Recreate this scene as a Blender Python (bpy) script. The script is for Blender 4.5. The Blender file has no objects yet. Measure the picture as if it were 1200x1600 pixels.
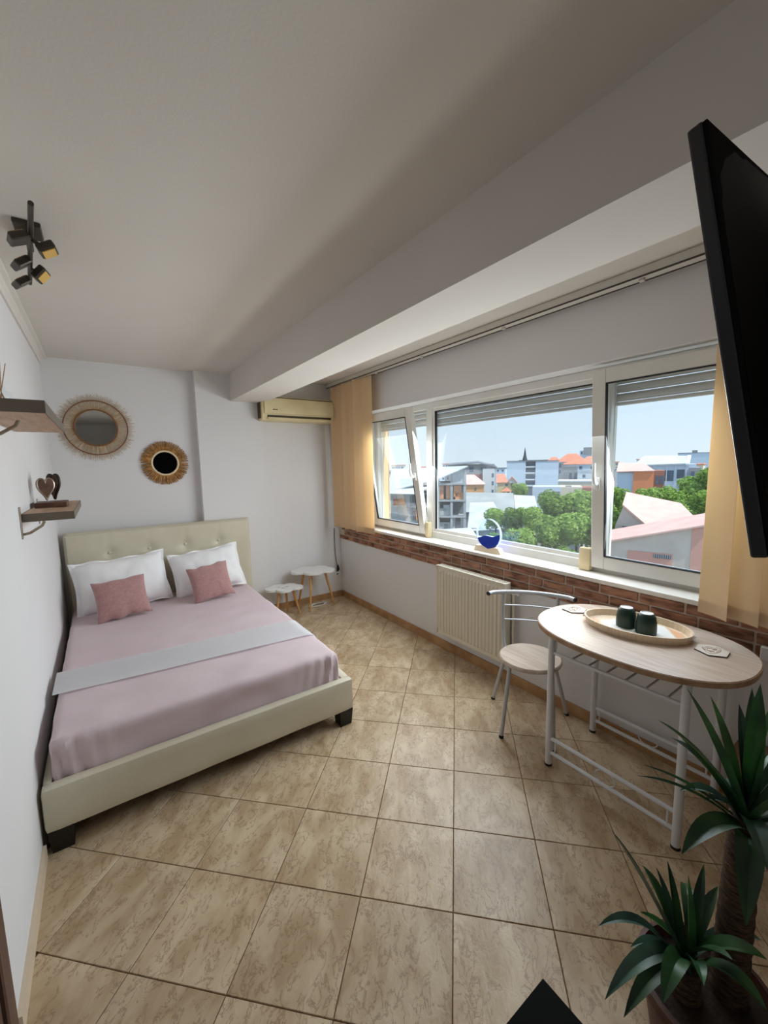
import bpy, bmesh, math, random
from math import sin, cos, pi, radians as R
from mathutils import Vector as V, Matrix, noise

sc = bpy.context.scene
COL = sc.collection
rnd = random.Random(7)

# ------------------------------------------------------------------ camera
cam_data = bpy.data.cameras.new('camera')
cam = bpy.data.objects.new('camera', cam_data)
COL.objects.link(cam)
sc.camera = cam
cam_data.sensor_fit = 'VERTICAL'
cam_data.sensor_height = 24.0
cam_data.lens = 632.05 / 1600 * 24.0
cam_data.clip_start = 0.03
cam_data.clip_end = 2000
_r = V((0.818831, -0.573698, -0.019648))
_d = V((-0.083805, -0.085613, -0.992798))
_f = V((0.567884, 0.814580, -0.118181))
cam.matrix_world = Matrix(((_r.x, -_d.x, -_f.x, 0.3145), (_r.y, -_d.y, -_f.y, 0.0),
                           (_r.z, -_d.z, -_f.z, 1.5631), (0, 0, 0, 1)))

# ------------------------------------------------------------------ sky, sun, window fill, exposure
SKY_STRENGTH = 1.12
SUN_STRENGTH = 5.0
SKY_W = 45.0
STREET_W = 10.5
world = bpy.data.worlds.new('sky')
sc.world = world
world.use_nodes = True
wn = world.node_tree
wn.nodes.clear()
w_out = wn.nodes.new('ShaderNodeOutputWorld')
w_bg = wn.nodes.new('ShaderNodeBackground')
w_tc = wn.nodes.new('ShaderNodeTexCoord')
w_sep = wn.nodes.new('ShaderNodeSeparateXYZ')
w_rmp = wn.nodes.new('ShaderNodeValToRGB')
wn.links.new(w_tc.outputs['Generated'], w_sep.inputs[0])
wn.links.new(w_sep.outputs['Z'], w_rmp.inputs[0])
wn.links.new(w_rmp.outputs[0], w_bg.inputs[0])
wn.links.new(w_bg.outputs[0], w_out.inputs[0])
w_bg.inputs[1].default_value = SKY_STRENGTH
e = w_rmp.color_ramp.elements
e[0].position = 0.0; e[0].color = (0.74, 0.86, 0.94, 1)
e[1].position = 1.0; e[1].color = (0.30, 0.52, 0.86, 1)
e2 = w_rmp.color_ramp.elements.new(0.12); e2.color = (0.66, 0.82, 0.96, 1)

sun_l = bpy.data.lights.new('sun', 'SUN')
sun_l.energy = SUN_STRENGTH
sun_l.angle = R(0.6)
sun_l.color = (1.0, 0.96, 0.88)
sun = bpy.data.objects.new('sun', sun_l)
COL.objects.link(sun)
sun.rotation_euler = V((0.10, -0.52, 0.85)).to_track_quat('Z', 'Y').to_euler()
sun.location = (20, -30, 60)

# area lamps added in the window opening, standing in for skylight and street bounce
def daylight(name, y, w, z, h, tilt, watts, col):
    l = bpy.data.lights.new(name, 'AREA')
    l.shape = 'RECTANGLE'; l.size = w; l.size_y = h; l.energy = watts; l.color = col
    o = bpy.data.objects.new(name, l)
    COL.objects.link(o)
    o.location = (2.69, y, z)
    o.rotation_euler = (R(90 + tilt), 0, R(90))
daylight('sky_fill', 2.02, 2.7, 1.62, 0.50, -30, SKY_W, (0.85, 0.94, 1.0))
daylight('street_fill', 2.25, 2.2, 1.06, 0.26, 8, STREET_W, (1.0, 0.96, 0.89))

sc.view_settings.view_transform = 'Standard'
sc.view_settings.look = 'None'
sc.view_settings.gamma = 1.0
sc.view_settings.use_curve_mapping = False
sc.view_settings.exposure = 0.0
sc.cycles.diffuse_bounces = 6
sc.cycles.transparent_max_bounces = 16

# ------------------------------------------------------------------ helpers
def S(r, g, b):
    f = lambda v: ((v / 255 + 0.055) / 1.055) ** 2.4 if v > 10 else v / 255 / 12.92
    return (f(r), f(g), f(b), 1.0)

MATS = {}
def mat(name, c, rough=0.6, metal=0.0, c2=None, scale=6.0, lo=0.35, hi=0.65, detail=4.0, bump=0.0, bscale=60.0,
        stretch=None, spec=0.4, sheen=0.0, rand=0.0, transl=0.0, coat=0.0):
    m = bpy.data.materials.new(name)
    m.use_nodes = True
    nt = m.node_tree
    b = nt.nodes['Principled BSDF']
    b.inputs['Base Color'].default_value = c
    b.inputs['Roughness'].default_value = rough
    b.inputs['Metallic'].default_value = metal
    b.inputs['Specular IOR Level'].default_value = spec
    if sheen: b.inputs['Sheen Weight'].default_value = sheen
    if coat: b.inputs['Coat Weight'].default_value = coat
    tc = nt.nodes.new('ShaderNodeNewGeometry')
    src = tc.outputs['Position']
    if stretch:
        mp = nt.nodes.new('ShaderNodeMapping')
        mp.inputs['Scale'].default_value = stretch
        nt.links.new(src, mp.inputs[0]); src = mp.outputs[0]
    col = None
    if c2 is not None:
        n = nt.nodes.new('ShaderNodeTexNoise')
        n.inputs['Scale'].default_value = scale
        n.inputs['Detail'].default_value = detail
        nt.links.new(src, n.inputs['Vector'])
        r = nt.nodes.new('ShaderNodeValToRGB')
        r.color_ramp.elements[0].position = lo; r.color_ramp.elements[0].color = c
        r.color_ramp.elements[1].position = hi; r.color_ramp.elements[1].color = c2
        nt.links.new(n.outputs[0], r.inputs[0])
        col = r.outputs[0]
        nt.links.new(col, b.inputs['Base Color'])
    if rand:
        oi = nt.nodes.new('ShaderNodeObjectInfo')
        hs = nt.nodes.new('ShaderNodeHueSaturation')
        mr = nt.nodes.new('ShaderNodeMapRange')
        mr.inputs['To Min'].default_value = 1 - rand; mr.inputs['To Max'].default_value = 1 + rand
        nt.links.new(oi.outputs['Random'], mr.inputs['Value'])
        nt.links.new(mr.outputs[0], hs.inputs['Value'])
        if col is None: hs.inputs['Color'].default_value = c
        else: nt.links.new(col, hs.inputs['Color'])
        nt.links.new(hs.outputs[0], b.inputs['Base Color'])
    if bump:
        n2 = nt.nodes.new('ShaderNodeTexNoise')
        n2.inputs['Scale'].default_value = bscale
        n2.inputs['Detail'].default_value = 5
        nt.links.new(src, n2.inputs['Vector'])
        bp = nt.nodes.new('ShaderNodeBump')
        bp.inputs['Strength'].default_value = bump
        bp.inputs['Distance'].default_value = 0.01
        nt.links.new(n2.outputs[0], bp.inputs['Height'])
        nt.links.new(bp.outputs[0], b.inputs['Normal'])
    if transl:
        tr = nt.nodes.new('ShaderNodeBsdfTranslucent')
        tr.inputs[0].default_value = c
        mx = nt.nodes.new('ShaderNodeMixShader')
        mx.inputs[0].default_value = transl
        nt.links.new(b.outputs[0], mx.inputs[1]); nt.links.new(tr.outputs[0], mx.inputs[2])
        nt.links.new(mx.outputs[0], nt.nodes['Material Output'].inputs[0])
    MATS[name] = m
    return m

def pane_mat(name, tint, gloss=0.05, haze=0.0, haze_col=(0.9, 0.95, 1, 1), edge=0.18):
    m = bpy.data.materials.new(name)
    m.use_nodes = True
    nt = m.node_tree; nt.nodes.clear()
    o = nt.nodes.new('ShaderNodeOutputMaterial')
    t = nt.nodes.new('ShaderNodeBsdfTransparent'); t.inputs[0].default_value = tint
    g = nt.nodes.new('ShaderNodeBsdfGlossy'); g.inputs['Roughness'].default_value = 0.02
    lw = nt.nodes.new('ShaderNodeLayerWeight'); lw.inputs[0].default_value = 0.25
    mm = nt.nodes.new('ShaderNodeMath'); mm.operation = 'MULTIPLY_ADD'
    mm.inputs[1].default_value = edge; mm.inputs[2].default_value = gloss
    nt.links.new(lw.outputs['Fresnel'], mm.inputs[0])
    mx = nt.nodes.new('ShaderNodeMixShader')
    nt.links.new(mm.outputs[0], mx.inputs[0]); nt.links.new(t.outputs[0], mx.inputs[1]); nt.links.new(g.outputs[0], mx.inputs[2])
    out = mx.outputs[0]
    if haze:
        d = nt.nodes.new('ShaderNodeBsdfDiffuse'); d.inputs[0].default_value = haze_col
        m2 = nt.nodes.new('ShaderNodeMixShader'); m2.inputs[0].default_value = haze
        nt.links.new(out, m2.inputs[1]); nt.links.new(d.outputs[0], m2.inputs[2]); out = m2.outputs[0]
    nt.links.new(out, o.inputs[0])
    MATS[name] = m
    return m

def new_bm(): return bmesh.new()

def box(bm, lo, hi, bev=0.0, seg=2):
    x0, y0, z0 = lo; x1, y1, z1 = hi
    vs = [bm.verts.new(p) for p in ((x0,y0,z0),(x1,y0,z0),(x1,y1,z0),(x0,y1,z0),(x0,y0,z1),(x1,y0,z1),(x1,y1,z1),(x0,y1,z1))]
    fs = [bm.faces.new([vs[i] for i in q]) for q in ((3,2,1,0),(4,5,6,7),(0,1,5,4),(1,2,6,5),(2,3,7,6),(3,0,4,7))]
    if bev:
        ed = set()
        for f in fs: ed.update(f.edges)
        bmesh.ops.bevel(bm, geom=list(ed), offset=bev, segments=seg, profile=0.5, affect='EDGES')
    return bm

def ring_frame(d):
    d = d.normalized()
    a = V((0, 0, 1)) if abs(d.z) < 0.9 else V((1, 0, 0))
    u = d.cross(a).normalized()
    return u, d.cross(u).normalized()

def tube(bm, pts, r, seg=10, caps=True, closed=False):
    pts = [V(p) for p in pts]
    rs = r if isinstance(r, (list, tuple)) else [r] * len(pts)
    n = len(pts); rings = []
    u = None
    for i, p in enumerate(pts):
        if closed: d = pts[(i+1) % n] - pts[i-1]
        elif i == 0: d = pts[1] - p
        elif i == n-1: d = p - pts[-2]
        else: d = (pts[i+1] - p).normalized() + (p - pts[i-1]).normalized()
        d.normalize()
        if u is None: u, v = ring_frame(d)
        else:
            u = (u - d * u.dot(d)).normalized(); v = d.cross(u).normalized()
        rings.append([bm.verts.new(p + (u * cos(2*pi*k/seg) + v * sin(2*pi*k/seg)) * rs[i]) for k in range(seg)])
    m = n if closed else n - 1
    for i in range(m):
        a, b = rings[i], rings[(i+1) % n]
        for k in range(seg):
            bm.faces.new((a[k], a[(k+1) % seg], b[(k+1) % seg], b[k]))
    if caps and not closed:
        bm.faces.new(rings[0][::-1]); bm.faces.new(rings[-1])
    return bm

def lathe(bm, prof, seg=24, c=(0, 0, 0)):
    rings = []
    for (r, z) in prof:
        if r < 1e-5: rings.append([bm.verts.new((c[0], c[1], c[2] + z))])
        else: rings.append([bm.verts.new((c[0] + r*cos(2*pi*k/seg), c[1] + r*sin(2*pi*k/seg), c[2] + z)) for k in range(seg)])
    for a, b in zip(rings, rings[1:]):
        for k in range(seg):
            k2 = (k+1) % seg
            if len(a) == 1 and len(b) == 1: continue
            if len(a) == 1: bm.faces.new((a[0], b[k2], b[k]))
            elif len(b) == 1: bm.faces.new((a[k], a[k2], b[0]))
            else: bm.faces.new((a[k], a[k2], b[k2], b[k]))
    return bm

def prism(bm, poly, z0, z1, bev=0.0):
    lo = [bm.verts.new((x, y, z0)) for x, y in poly]; hi = [bm.verts.new((x, y, z1)) for x, y in poly]
    n = len(poly)
    f = [bm.faces.new(lo[::-1]), bm.faces.new(hi)]
    for i in range(n): f.append(bm.faces.new((lo[i], lo[(i+1) % n], hi[(i+1) % n], hi[i])))
    if bev:
        ed = set(f[0].edges) | set(f[1].edges)
        bmesh.ops.bevel(bm, geom=list(ed), offset=bev, segments=2, profile=0.5, affect='EDGES')
    return bm

def rbox(bm, lo, hi, r, n=(10, 10, 4), amp=0.0, nsc=4.0, pin=None, seed=0.0):
    """rounded, finely divided box with soft noise"""
    lo = V(lo); hi = V(hi)
    tmp = {}
    def vert(i, j, k):
        key = (i, j, k)
        if key in tmp: return tmp[key]
        p = V((lo.x + (hi.x-lo.x)*i/n[0], lo.y + (hi.y-lo.y)*j/n[1], lo.z + (hi.z-lo.z)*k/n[2]))
        q = V((min(max(p.x, lo.x+r), hi.x-r), min(max(p.y, lo.y+r), hi.y-r), min(max(p.z, lo.z+r), hi.z-r)))
        d = p - q
        if d.length > 1e-6:
            d.normalize(); p = q + d * r
        if amp:
            nn = noise.noise(V((p.x*nsc+seed, p.y*nsc, p.z*nsc*2.0)))
            cdir = d if d.length > 1e-6 else V((0, 0, 1))
            w = 1.0 if pin is None else pin(p)
            p = p + cdir * amp * nn * w
        tmp[key] = bm.verts.new(p); return tmp[key]
    def quad(a, b, c, d): bm.faces.new((vert(*a), vert(*b), vert(*c), vert(*d)))
    nx, ny, nz = n
    for i in range(nx):
        for j in range(ny):
            quad((i,j,0),(i,j+1,0),(i+1,j+1,0),(i+1,j,0)); quad((i,j,nz),(i+1,j,nz),(i+1,j+1,nz),(i,j+1,nz))
    for i in range(nx):
        for k in range(nz):
            quad((i,0,k),(i+1,0,k),(i+1,0,k+1),(i,0,k+1)); quad((i,ny,k),(i,ny,k+1),(i+1,ny,k+1),(i+1,ny,k))
    for j in range(ny):
        for k in range(nz):
            quad((0,j,k),(0,j,k+1),(0,j+1,k+1),(0,j+1,k)); quad((nx,j,k),(nx,j+1,k),(nx,j+1,k+1),(nx,j,k+1))
    return bm

def wloc(o):
    p = V((0, 0, 0))
    while o is not None:
        p += o.location; o = o.parent
    return p

def link(name, me, m, parent=None):
    o = bpy.data.objects.new(name, me)
    COL.objects.link(o)
    if m is not None and not me.materials: me.materials.append(m)
    if parent is not None: o.parent = parent
    return o

def obj(name, bm, m, parent=None, smooth=False, local=False, origin=None):
    """link a bmesh (world coordinates unless local) as ONE mesh object"""
    bmesh.ops.recalc_face_normals(bm, faces=bm.faces[:])
    if parent is not None and not local:
        bmesh.ops.translate(bm, verts=bm.verts[:], vec=-wloc(parent))
    if parent is None and origin is not None:
        bmesh.ops.translate(bm, verts=bm.verts[:], vec=-V(origin))
    me = bpy.data.meshes.new(name)
    bm.to_mesh(me); bm.free()
    if smooth:
        for p in me.polygons: p.use_smooth = True
        try: me.set_sharp_from_angle(angle=R(42))
        except Exception: pass
    o = link(name, me, MATS[m] if isinstance(m, str) else m, parent)
    if parent is None and origin is not None: o.location = origin
    return o

def tag(o, label, cat, group=None):
    o['label'] = label; o['category'] = cat
    if group: o['group'] = group
    return o

def thing(name, label, cat, loc=(0, 0, 0), rotz=0.0, group=None):
    o = bpy.data.objects.new(name, None)
    o.empty_display_size = 0.1
    COL.objects.link(o)
    o.location = loc; o.rotation_euler = (0, 0, rotz)
    return tag(o, label, cat, group)

def struct(name, bm, m, label=None):
    o = obj(name, bm, m)
    o['kind'] = 'structure'
    if label: o['label'] = label
    return o

def part(name, m, parent, fn, *a, smooth=False, local=False, **k):
    bm = new_bm(); fn(bm, *a, **k)
    return obj(name, bm, m, parent, smooth, local)

# ------------------------------------------------------------------ materials
mat('wall_paint', (0.76, 0.75, 0.75, 1), 0.85, c2=(0.735, 0.725, 0.73, 1), scale=1.2, bump=0.05, bscale=140, spec=0.2)
mat('ceiling_paint', (0.70, 0.66, 0.61, 1), 0.9, c2=(0.67, 0.63, 0.58, 1), scale=1.5, bump=0.05, bscale=120, spec=0.2)  # warm floor bounce is mixed into this paint colour
mat('grout', S(108, 78, 52), 0.9)
mat('skirting', S(188, 150, 108), 0.45, c2=S(160, 120, 82), scale=9)
mat('skirting_pale', S(214, 196, 172), 0.5)
mat('plastic_white', (0.78, 0.78, 0.76, 1), 0.35)
mat('frame_white', (0.80, 0.79, 0.76, 1), 0.35, c2=(0.74, 0.72, 0.66, 1), scale=3)
mat('gasket', S(40, 40, 42), 0.6)
mat('shutter', S(206, 204, 198), 0.5, c2=S(186, 184, 178), scale=2, stretch=(1, 1, 12))
mat('cream_plastic', S(226, 208, 168), 0.4)
mat('sill_stone', (0.80, 0.76, 0.70, 1), 0.3, c2=(0.74, 0.70, 0.64, 1), scale=8)
mat('brick', S(170, 124, 100), 0.85, c2=S(104, 70, 54), scale=26, lo=0.42, hi=0.66, detail=6, bump=0.6, bscale=60, stretch=(1, 0.35, 1.3), rand=0.22)
mat('mortar', S(206, 192, 176), 0.9, bump=0.4, bscale=80)
mat('exterior_cream', S(238, 208, 168), 0.9)
mat('blind_fabric', S(242, 220, 184), 0.8, transl=0.5, bump=0.08, bscale=260)
mat('blind_pocket', S(204, 176, 138), 0.85, transl=0.2)
mat('rail_alu', S(205, 200, 190), 0.4)
mat('dark_line', S(70, 62, 54), 0.7)
mat('leatherette', S(212, 205, 184), 0.42, c2=S(205, 197, 175), scale=4, bump=0.05, bscale=220)
mat('black_wood', S(22, 18, 17), 0.45)
mat('pink_sheet', S(212, 193, 197), 0.85, c2=S(206, 186, 191), scale=3, bump=0.25, bscale=9, sheen=0.15)
mat('white_cotton', (0.93, 0.93, 0.94, 1), 0.85, bump=0.2, bscale=14, sheen=0.1)
mat('pink_plush', S(184, 143, 141), 0.95, c2=S(176, 133, 131), scale=60, lo=0.4, hi=0.6, bump=0.35, bscale=120, sheen=0.4)
mat('dark_shadow_fabric', S(40, 30, 32), 0.95)
mat('white_enamel', (0.76, 0.75, 0.72, 1), 0.35)
mat('radiator_enamel', S(226, 219, 202), 0.38)
mat('brass', S(190, 150, 90), 0.35, metal=0.8)
mat('oak_laminate', S(208, 192, 178), 0.32, c2=S(190, 170, 154), scale=5, detail=7, stretch=(14, 1.0, 6))  # paled in the colour itself to carry the glossy window reflection
mat('oak_edge', S(178, 146, 116), 0.5, c2=S(152, 120, 92), scale=20)
mat('white_metal', (0.74, 0.75, 0.77, 1), 0.3)
mat('grey_metal', S(190, 193, 198), 0.32, metal=0.2)
mat('black_rubber', S(24, 24, 26), 0.6)
mat('tray_wood', S(226, 206, 178), 0.5, c2=S(214, 190, 160), scale=14, stretch=(1, 6, 1))
mat('tray_white', S(232, 230, 226), 0.4)
mat('tray_peach', S(222, 170, 132), 0.45)
mat('cup_green', S(26, 52, 44), 0.42)
mat('cup_base', S(236, 238, 236), 0.4)
mat('coaster_top', S(222, 212, 202), 0.6)
mat('coaster_line', S(150, 108, 78), 0.7)
mat('coaster_edge', S(44, 34, 32), 0.7)
mat('stool_white', (0.80, 0.80, 0.79, 1), 0.5)
mat('beech', S(214, 168, 112), 0.5, c2=S(192, 142, 88), scale=10, stretch=(3, 3, 0.6))
mat('ac_plastic', S(228, 214, 172), 0.38, c2=S(212, 195, 150), scale=3, lo=0.4, hi=0.7)
mat('ac_dark', S(70, 58, 40), 0.6)
mat('mirror_glass', (0.72, 0.74, 0.72, 1), 0.03, metal=1.0)
mat('mirror_dark', S(10, 8, 9), 0.08, spec=0.5)
mat('rattan_pale', S(206, 180, 138), 0.7, c2=S(178, 146, 102), scale=40, rand=0.15)
mat('rattan_brown', S(128, 82, 48), 0.6)
mat('seagrass', S(186, 138, 80), 0.85, c2=S(134, 90, 46), scale=50, rand=0.25)
mat('cream_rim', S(228, 210, 176), 0.7)
mat('shelf_wood', S(196, 164, 136), 0.5, c2=S(170, 136, 108), scale=5, stretch=(8, 1, 8))
mat('shelf_edge', S(106, 96, 84), 0.5)
mat('bracket_metal', S(150, 138, 122), 0.4, metal=0.5)
mat('dark_bronze', S(62, 50, 42), 0.4, metal=0.5)
mat('pewter', S(160, 148, 136), 0.3, metal=0.8)
mat('dark_walnut', S(74, 46, 34), 0.5, c2=S(110, 78, 60), scale=14)
mat('lamp_metal', S(70, 64, 56), 0.4, metal=0.6)
mat('amber_acrylic', S(214, 172, 88), 0.35)
mat('tv_black', S(14, 14, 15), 0.45, spec=0.3)
mat('tv_bezel', S(30, 30, 33), 0.35, spec=0.4)
mat('tv_screen', S(6, 6, 8), 0.12)
mat('table_black', S(10, 10, 10), 0.8, spec=0.1)
mat('leaf', S(56, 100, 50), 0.42, c2=S(24, 56, 34), scale=9, rand=0.35, spec=0.5)
mat('leaf_blue', S(66, 98, 80), 0.4, c2=S(34, 60, 50), scale=9, rand=0.3, spec=0.5)
mat('bark', S(98, 76, 56), 0.9, c2=S(52, 38, 28), scale=40, stretch=(1, 1, 4), bump=0.8, bscale=50)
mat('pot', S(96, 58, 46), 0.5, c2=S(66, 38, 30), scale=14, stretch=(1, 1, 6))
mat('soil', S(46, 34, 26), 0.95, bump=0.8, bscale=60)
mat('cable_black', S(30, 28, 28), 0.6)
mat('cable_white', S(222, 220, 214), 0.5)
mat('door_brown', S(104, 78, 66), 0.5, c2=S(86, 62, 52), scale=6, stretch=(8, 8, 0.6))
mat('taupe_paint', S(150, 140, 130), 0.9)  # for the unseen partition, dark tone chosen to cut bounced light
mat('carton', S(150, 116, 88), 0.8, c2=S(138, 104, 78), scale=6)
mat('blue_liquid', S(10, 60, 190), 0.12, spec=0.5)
mat('globe_foot', S(226, 205, 176), 0.5)
pane_mat('window_glass', (0.97, 0.985, 0.99, 1), 0.02)
pane_mat('dusty_glass', (0.96, 0.98, 0.99, 1), 0.02, haze=0.05)
pane_mat('clear_acrylic', (0.95, 0.98, 0.99, 1), 0.01, edge=0.02)

pane_mat('acrylic_edge', (0.80, 0.86, 0.90, 1), 0.0, haze=0.2, haze_col=(0.75, 0.82, 0.86, 1), edge=0.05)
def tile_material():
    m = bpy.data.materials.new('floor_tile'); m.use_nodes = True
    nt = m.node_tree; N = nt.nodes; Lk = nt.links
    b = N['Principled BSDF']
    g = N.new('ShaderNodeNewGeometry'); oi = N.new('ShaderNodeObjectInfo')
    add = N.new('ShaderNodeVectorMath'); add.operation = 'MULTIPLY_ADD'
    comb = N.new('ShaderNodeCombineXYZ')
    for i in range(3): Lk.new(oi.outputs['Random'], comb.inputs[i])
    mul = N.new('ShaderNodeVectorMath'); mul.operation = 'SCALE'; mul.inputs['Scale'].default_value = 37.0
    Lk.new(comb.outputs[0], mul.inputs[0])
    addv = N.new('ShaderNodeVectorMath'); addv.operation = 'ADD'
    mp = N.new('ShaderNodeMapping'); mp.inputs['Rotation'].default_value = (0, 0, R(45))
    mp0 = N.new('ShaderNodeMapping'); mp0.inputs['Rotation'].default_value = (0, 0, R(45))
    Lk.new(g.outputs['Position'], mp0.inputs[0]); mp.inputs['Rotation'].default_value = (0, 0, 0); mp.inputs['Scale'].default_value = (1.6, 0.8, 1)
    Lk.new(mp0.outputs[0], mp.inputs[0])
    Lk.new(mp.outputs[0], addv.inputs[0]); Lk.new(mul.outputs[0], addv.inputs[1])
    n1 = N.new('ShaderNodeTexNoise'); n1.inputs['Scale'].default_value = 7; n1.inputs['Detail'].default_value = 6; n1.inputs['Distortion'].default_value = 0.5
    Lk.new(addv.outputs[0], n1.inputs['Vector'])
    r1 = N.new('ShaderNodeValToRGB')
    r1.color_ramp.elements[0].position = 0.36; r1.color_ramp.elements[0].color = S(176, 150, 117)
    r1.color_ramp.elements[1].position = 0.64; r1.color_ramp.elements[1].color = S(207, 186, 156)
    Lk.new(n1.outputs[0], r1.inputs[0])
    n2 = N.new('ShaderNodeTexNoise'); n2.inputs['Scale'].default_value = 17; n2.inputs['Detail'].default_value = 9; n2.inputs['Roughness'].default_value = 0.62; n2.inputs['Distortion'].default_value = 0.5
    Lk.new(addv.outputs[0], n2.inputs['Vector'])
    r2 = N.new('ShaderNodeValToRGB')
    r2.color_ramp.elements[0].position = 0.43; r2.color_ramp.elements[0].color = (0, 0, 0, 1)
    r2.color_ramp.elements[1].position = 0.455; r2.color_ramp.elements[1].color = (1, 1, 1, 1)
    x = r2.color_ramp.elements.new(0.48); x.color = (0, 0, 0, 1)
    Lk.new(n2.outputs[0], r2.inputs[0])
    ms = N.new('ShaderNodeMath'); ms.operation = 'MULTIPLY'; ms.inputs[1].default_value = 0.7
    Lk.new(r2.outputs[0], ms.inputs[0])
    mx = N.new('ShaderNodeMixRGB'); mx.inputs[2].default_value = S(132, 102, 76)
    Lk.new(ms.outputs[0], mx.inputs[0]); Lk.new(r1.outputs[0], mx.inputs[1])
    hs = N.new('ShaderNodeHueSaturation'); mr = N.new('ShaderNodeMapRange')
    mr.inputs['To Min'].default_value = 0.94; mr.inputs['To Max'].default_value = 1.05
    Lk.new(oi.outputs['Random'], mr.inputs['Value']); Lk.new(mr.outputs[0], hs.inputs['Value']); Lk.new(mx.outputs[0], hs.inputs['Color'])
    Lk.new(hs.outputs[0], b.inputs['Base Color'])
    b.inputs['Roughness'].default_value = 0.36; b.inputs['Specular IOR Level'].default_value = 0.45
    bp = N.new('ShaderNodeBump'); bp.inputs['Strength'].default_value = 0.24; bp.inputs['Distance'].default_value = 0.01
    Lk.new(n2.outputs[0], bp.inputs['Height']); Lk.new(bp.outputs[0], b.inputs['Normal'])
    MATS['floor_tile'] = m
tile_material()

# ------------------------------------------------------------------ the room
YN, YF = -1.6, 4.18          # near and far ends
CZ = 2.45                    # ceiling height
XW = 2.595                   # window wall
def sbox(name, lo, hi, m, label=None): return struct(name, box(new_bm(), lo, hi), m, label)

floor = sbox('floor', (-0.2, YN - 0.1, -0.25), (2.9, 4.4, -0.004), 'grout', 'beige diagonal ceramic tile floor')
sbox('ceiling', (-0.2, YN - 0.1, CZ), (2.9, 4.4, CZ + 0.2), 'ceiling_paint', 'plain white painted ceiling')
sbox('wall_left', (-0.2, YN - 0.1, -0.05), (0.0, 4.4, CZ), 'wall_paint', 'white wall beside the bed')
sbox('wall_back', (0.0, 4.22, -0.05), (1.1, 4.4, CZ), 'wall_paint', 'white wall with two round mirrors')
sbox('wall_column', (1.1, 4.14, -0.05), (1.72, 4.4, CZ), 'wall_paint', 'white pillar face beside the headboard')
sbox('wall_alcove', (1.72, 4.18, -0.05), (2.9, 4.4, CZ), 'wall_paint', 'white wall under the air conditioner')
sbox('wall_behind', (-0.2, YN - 0.1, -0.05), (1.25, YN, CZ), 'wall_paint')
sbox('wall_partition', (1.25, YN - 0.1, -0.05), (XW, -0.12, CZ), 'taupe_paint')

# window wall with one long opening
WY0, WY1, WZ0, WZ1 = 0.10, 3.62, 0.868, 2.09
bm = new_bm()
box(bm, (XW, YN - 0.1, -0.05), (2.9, 4.18, WZ0))
box(bm, (XW, YN - 0.1, WZ1), (2.9, 4.18, CZ))
box(bm, (XW, YN - 0.1, WZ0), (2.9, WY0, WZ1))
box(bm, (XW, WY1, WZ0), (2.9, 4.18, WZ1))
wall_right = struct('wall_right', bm, 'wall_paint', 'white wall with the long window and brick strip')

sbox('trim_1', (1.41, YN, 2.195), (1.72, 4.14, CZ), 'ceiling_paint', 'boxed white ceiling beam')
bm = new_bm()
for a, b_ in (((0, 2.405), (0.045, 2.45)),):
    vs = [(0.0, 2.40), (0.010, 2.40), (0.016, 2.42), (0.03, 2.434), (0.05, 2.44), (0.05, 2.45), (0.0, 2.45)]
    lo = [bm.verts.new((x, YN, z)) for x, z in vs]; hi = [bm.verts.new((x, 4.22, z)) for x, z in vs]
    bm.faces.new(lo); bm.faces.new(hi[::-1])
    for i in range(len(vs)): bm.faces.new((lo[i], hi[i], hi[(i+1) % len(vs)], lo[(i+1) % len(vs)]))
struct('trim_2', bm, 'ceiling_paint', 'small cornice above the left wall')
bm = new_bm(); box(bm, (2.775, WY1 - 0.012, 0.88), (2.905, WY1 + 0.001, WZ1)); box(bm, (2.9, WY1 - 0.012, 0.5), (2.912, WY1 + 0.5, 2.6))
struct('trim_3', bm, 'exterior_cream', 'cream outside reveal left of the window')

# skirting
sbox('baseboard_left', (0.0, 1.37, 0.0), (0.013, 2.0, 0.062), 'skirting_pale')
sbox('baseboard_right', (2.58, -0.12, 0.0), (XW, 4.18, 0.068), 'skirting')
sbox('baseboard_back', (1.72, 4.165, 0.0), (2.58, 4.18, 0.068), 'skirting')
sbox('baseboard_column', (1.47, 4.126, 0.0), (1.72, 4.14, 0.068), 'skirting')

# floor tiles laid diagonally, cut at the walls
T = 0.333; s2 = math.sqrt(0.5)
def clip(poly, xmin, xmax, ymin, ymax):
    def cut(pl, f):
        out = []
        for i in range(len(pl)):
            a, b_ = pl[i], pl[(i+1) % len(pl)]
            fa, fb = f(a), f(b_)
            if fa >= 0: out.append(a)
            if (fa >= 0) != (fb >= 0):
                t = fa / (fa - fb); out.append((a[0] + (b_[0]-a[0])*t, a[1] + (b_[1]-a[1])*t))
        return out
    for f in (lambda p: p[0]-xmin, lambda p: xmax-p[0], lambda p: p[1]-ymin, lambda p: ymax-p[1]):
        poly = cut(poly, f)
        if len(poly) < 3: return []
    return poly
def tile_mesh(poly):
    b2 = new_bm()
    lo = [b2.verts.new((x, y, -0.006)) for x, y in poly]
    cx = sum(p[0] for p in poly)/len(poly); cy = sum(p[1] for p in poly)/len(poly)
    mid = [b2.verts.new((x, y, -0.0012)) for x, y in poly]
    hi = []
    for x, y in poly:
        d = math.hypot(cx-x, cy-y) or 1
        hi.append(b2.verts.new((x + (cx-x)/d*0.0018, y + (cy-y)/d*0.0018, 0.0)))
    n = len(poly)
    b2.faces.new(hi)
    for i in range(n):
        b2.faces.new((lo[i], lo[(i+1) % n], mid[(i+1) % n], mid[i])); b2.faces.new((mid[i], mid[(i+1) % n], hi[(i+1) % n], hi[i]))
    bmesh.ops.recalc_face_normals(b2, faces=b2.faces[:])
    me = bpy.data.meshes.new('tile'); b2.to_mesh(me); b2.free(); me.materials.append(MATS['floor_tile'])
    return me
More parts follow.
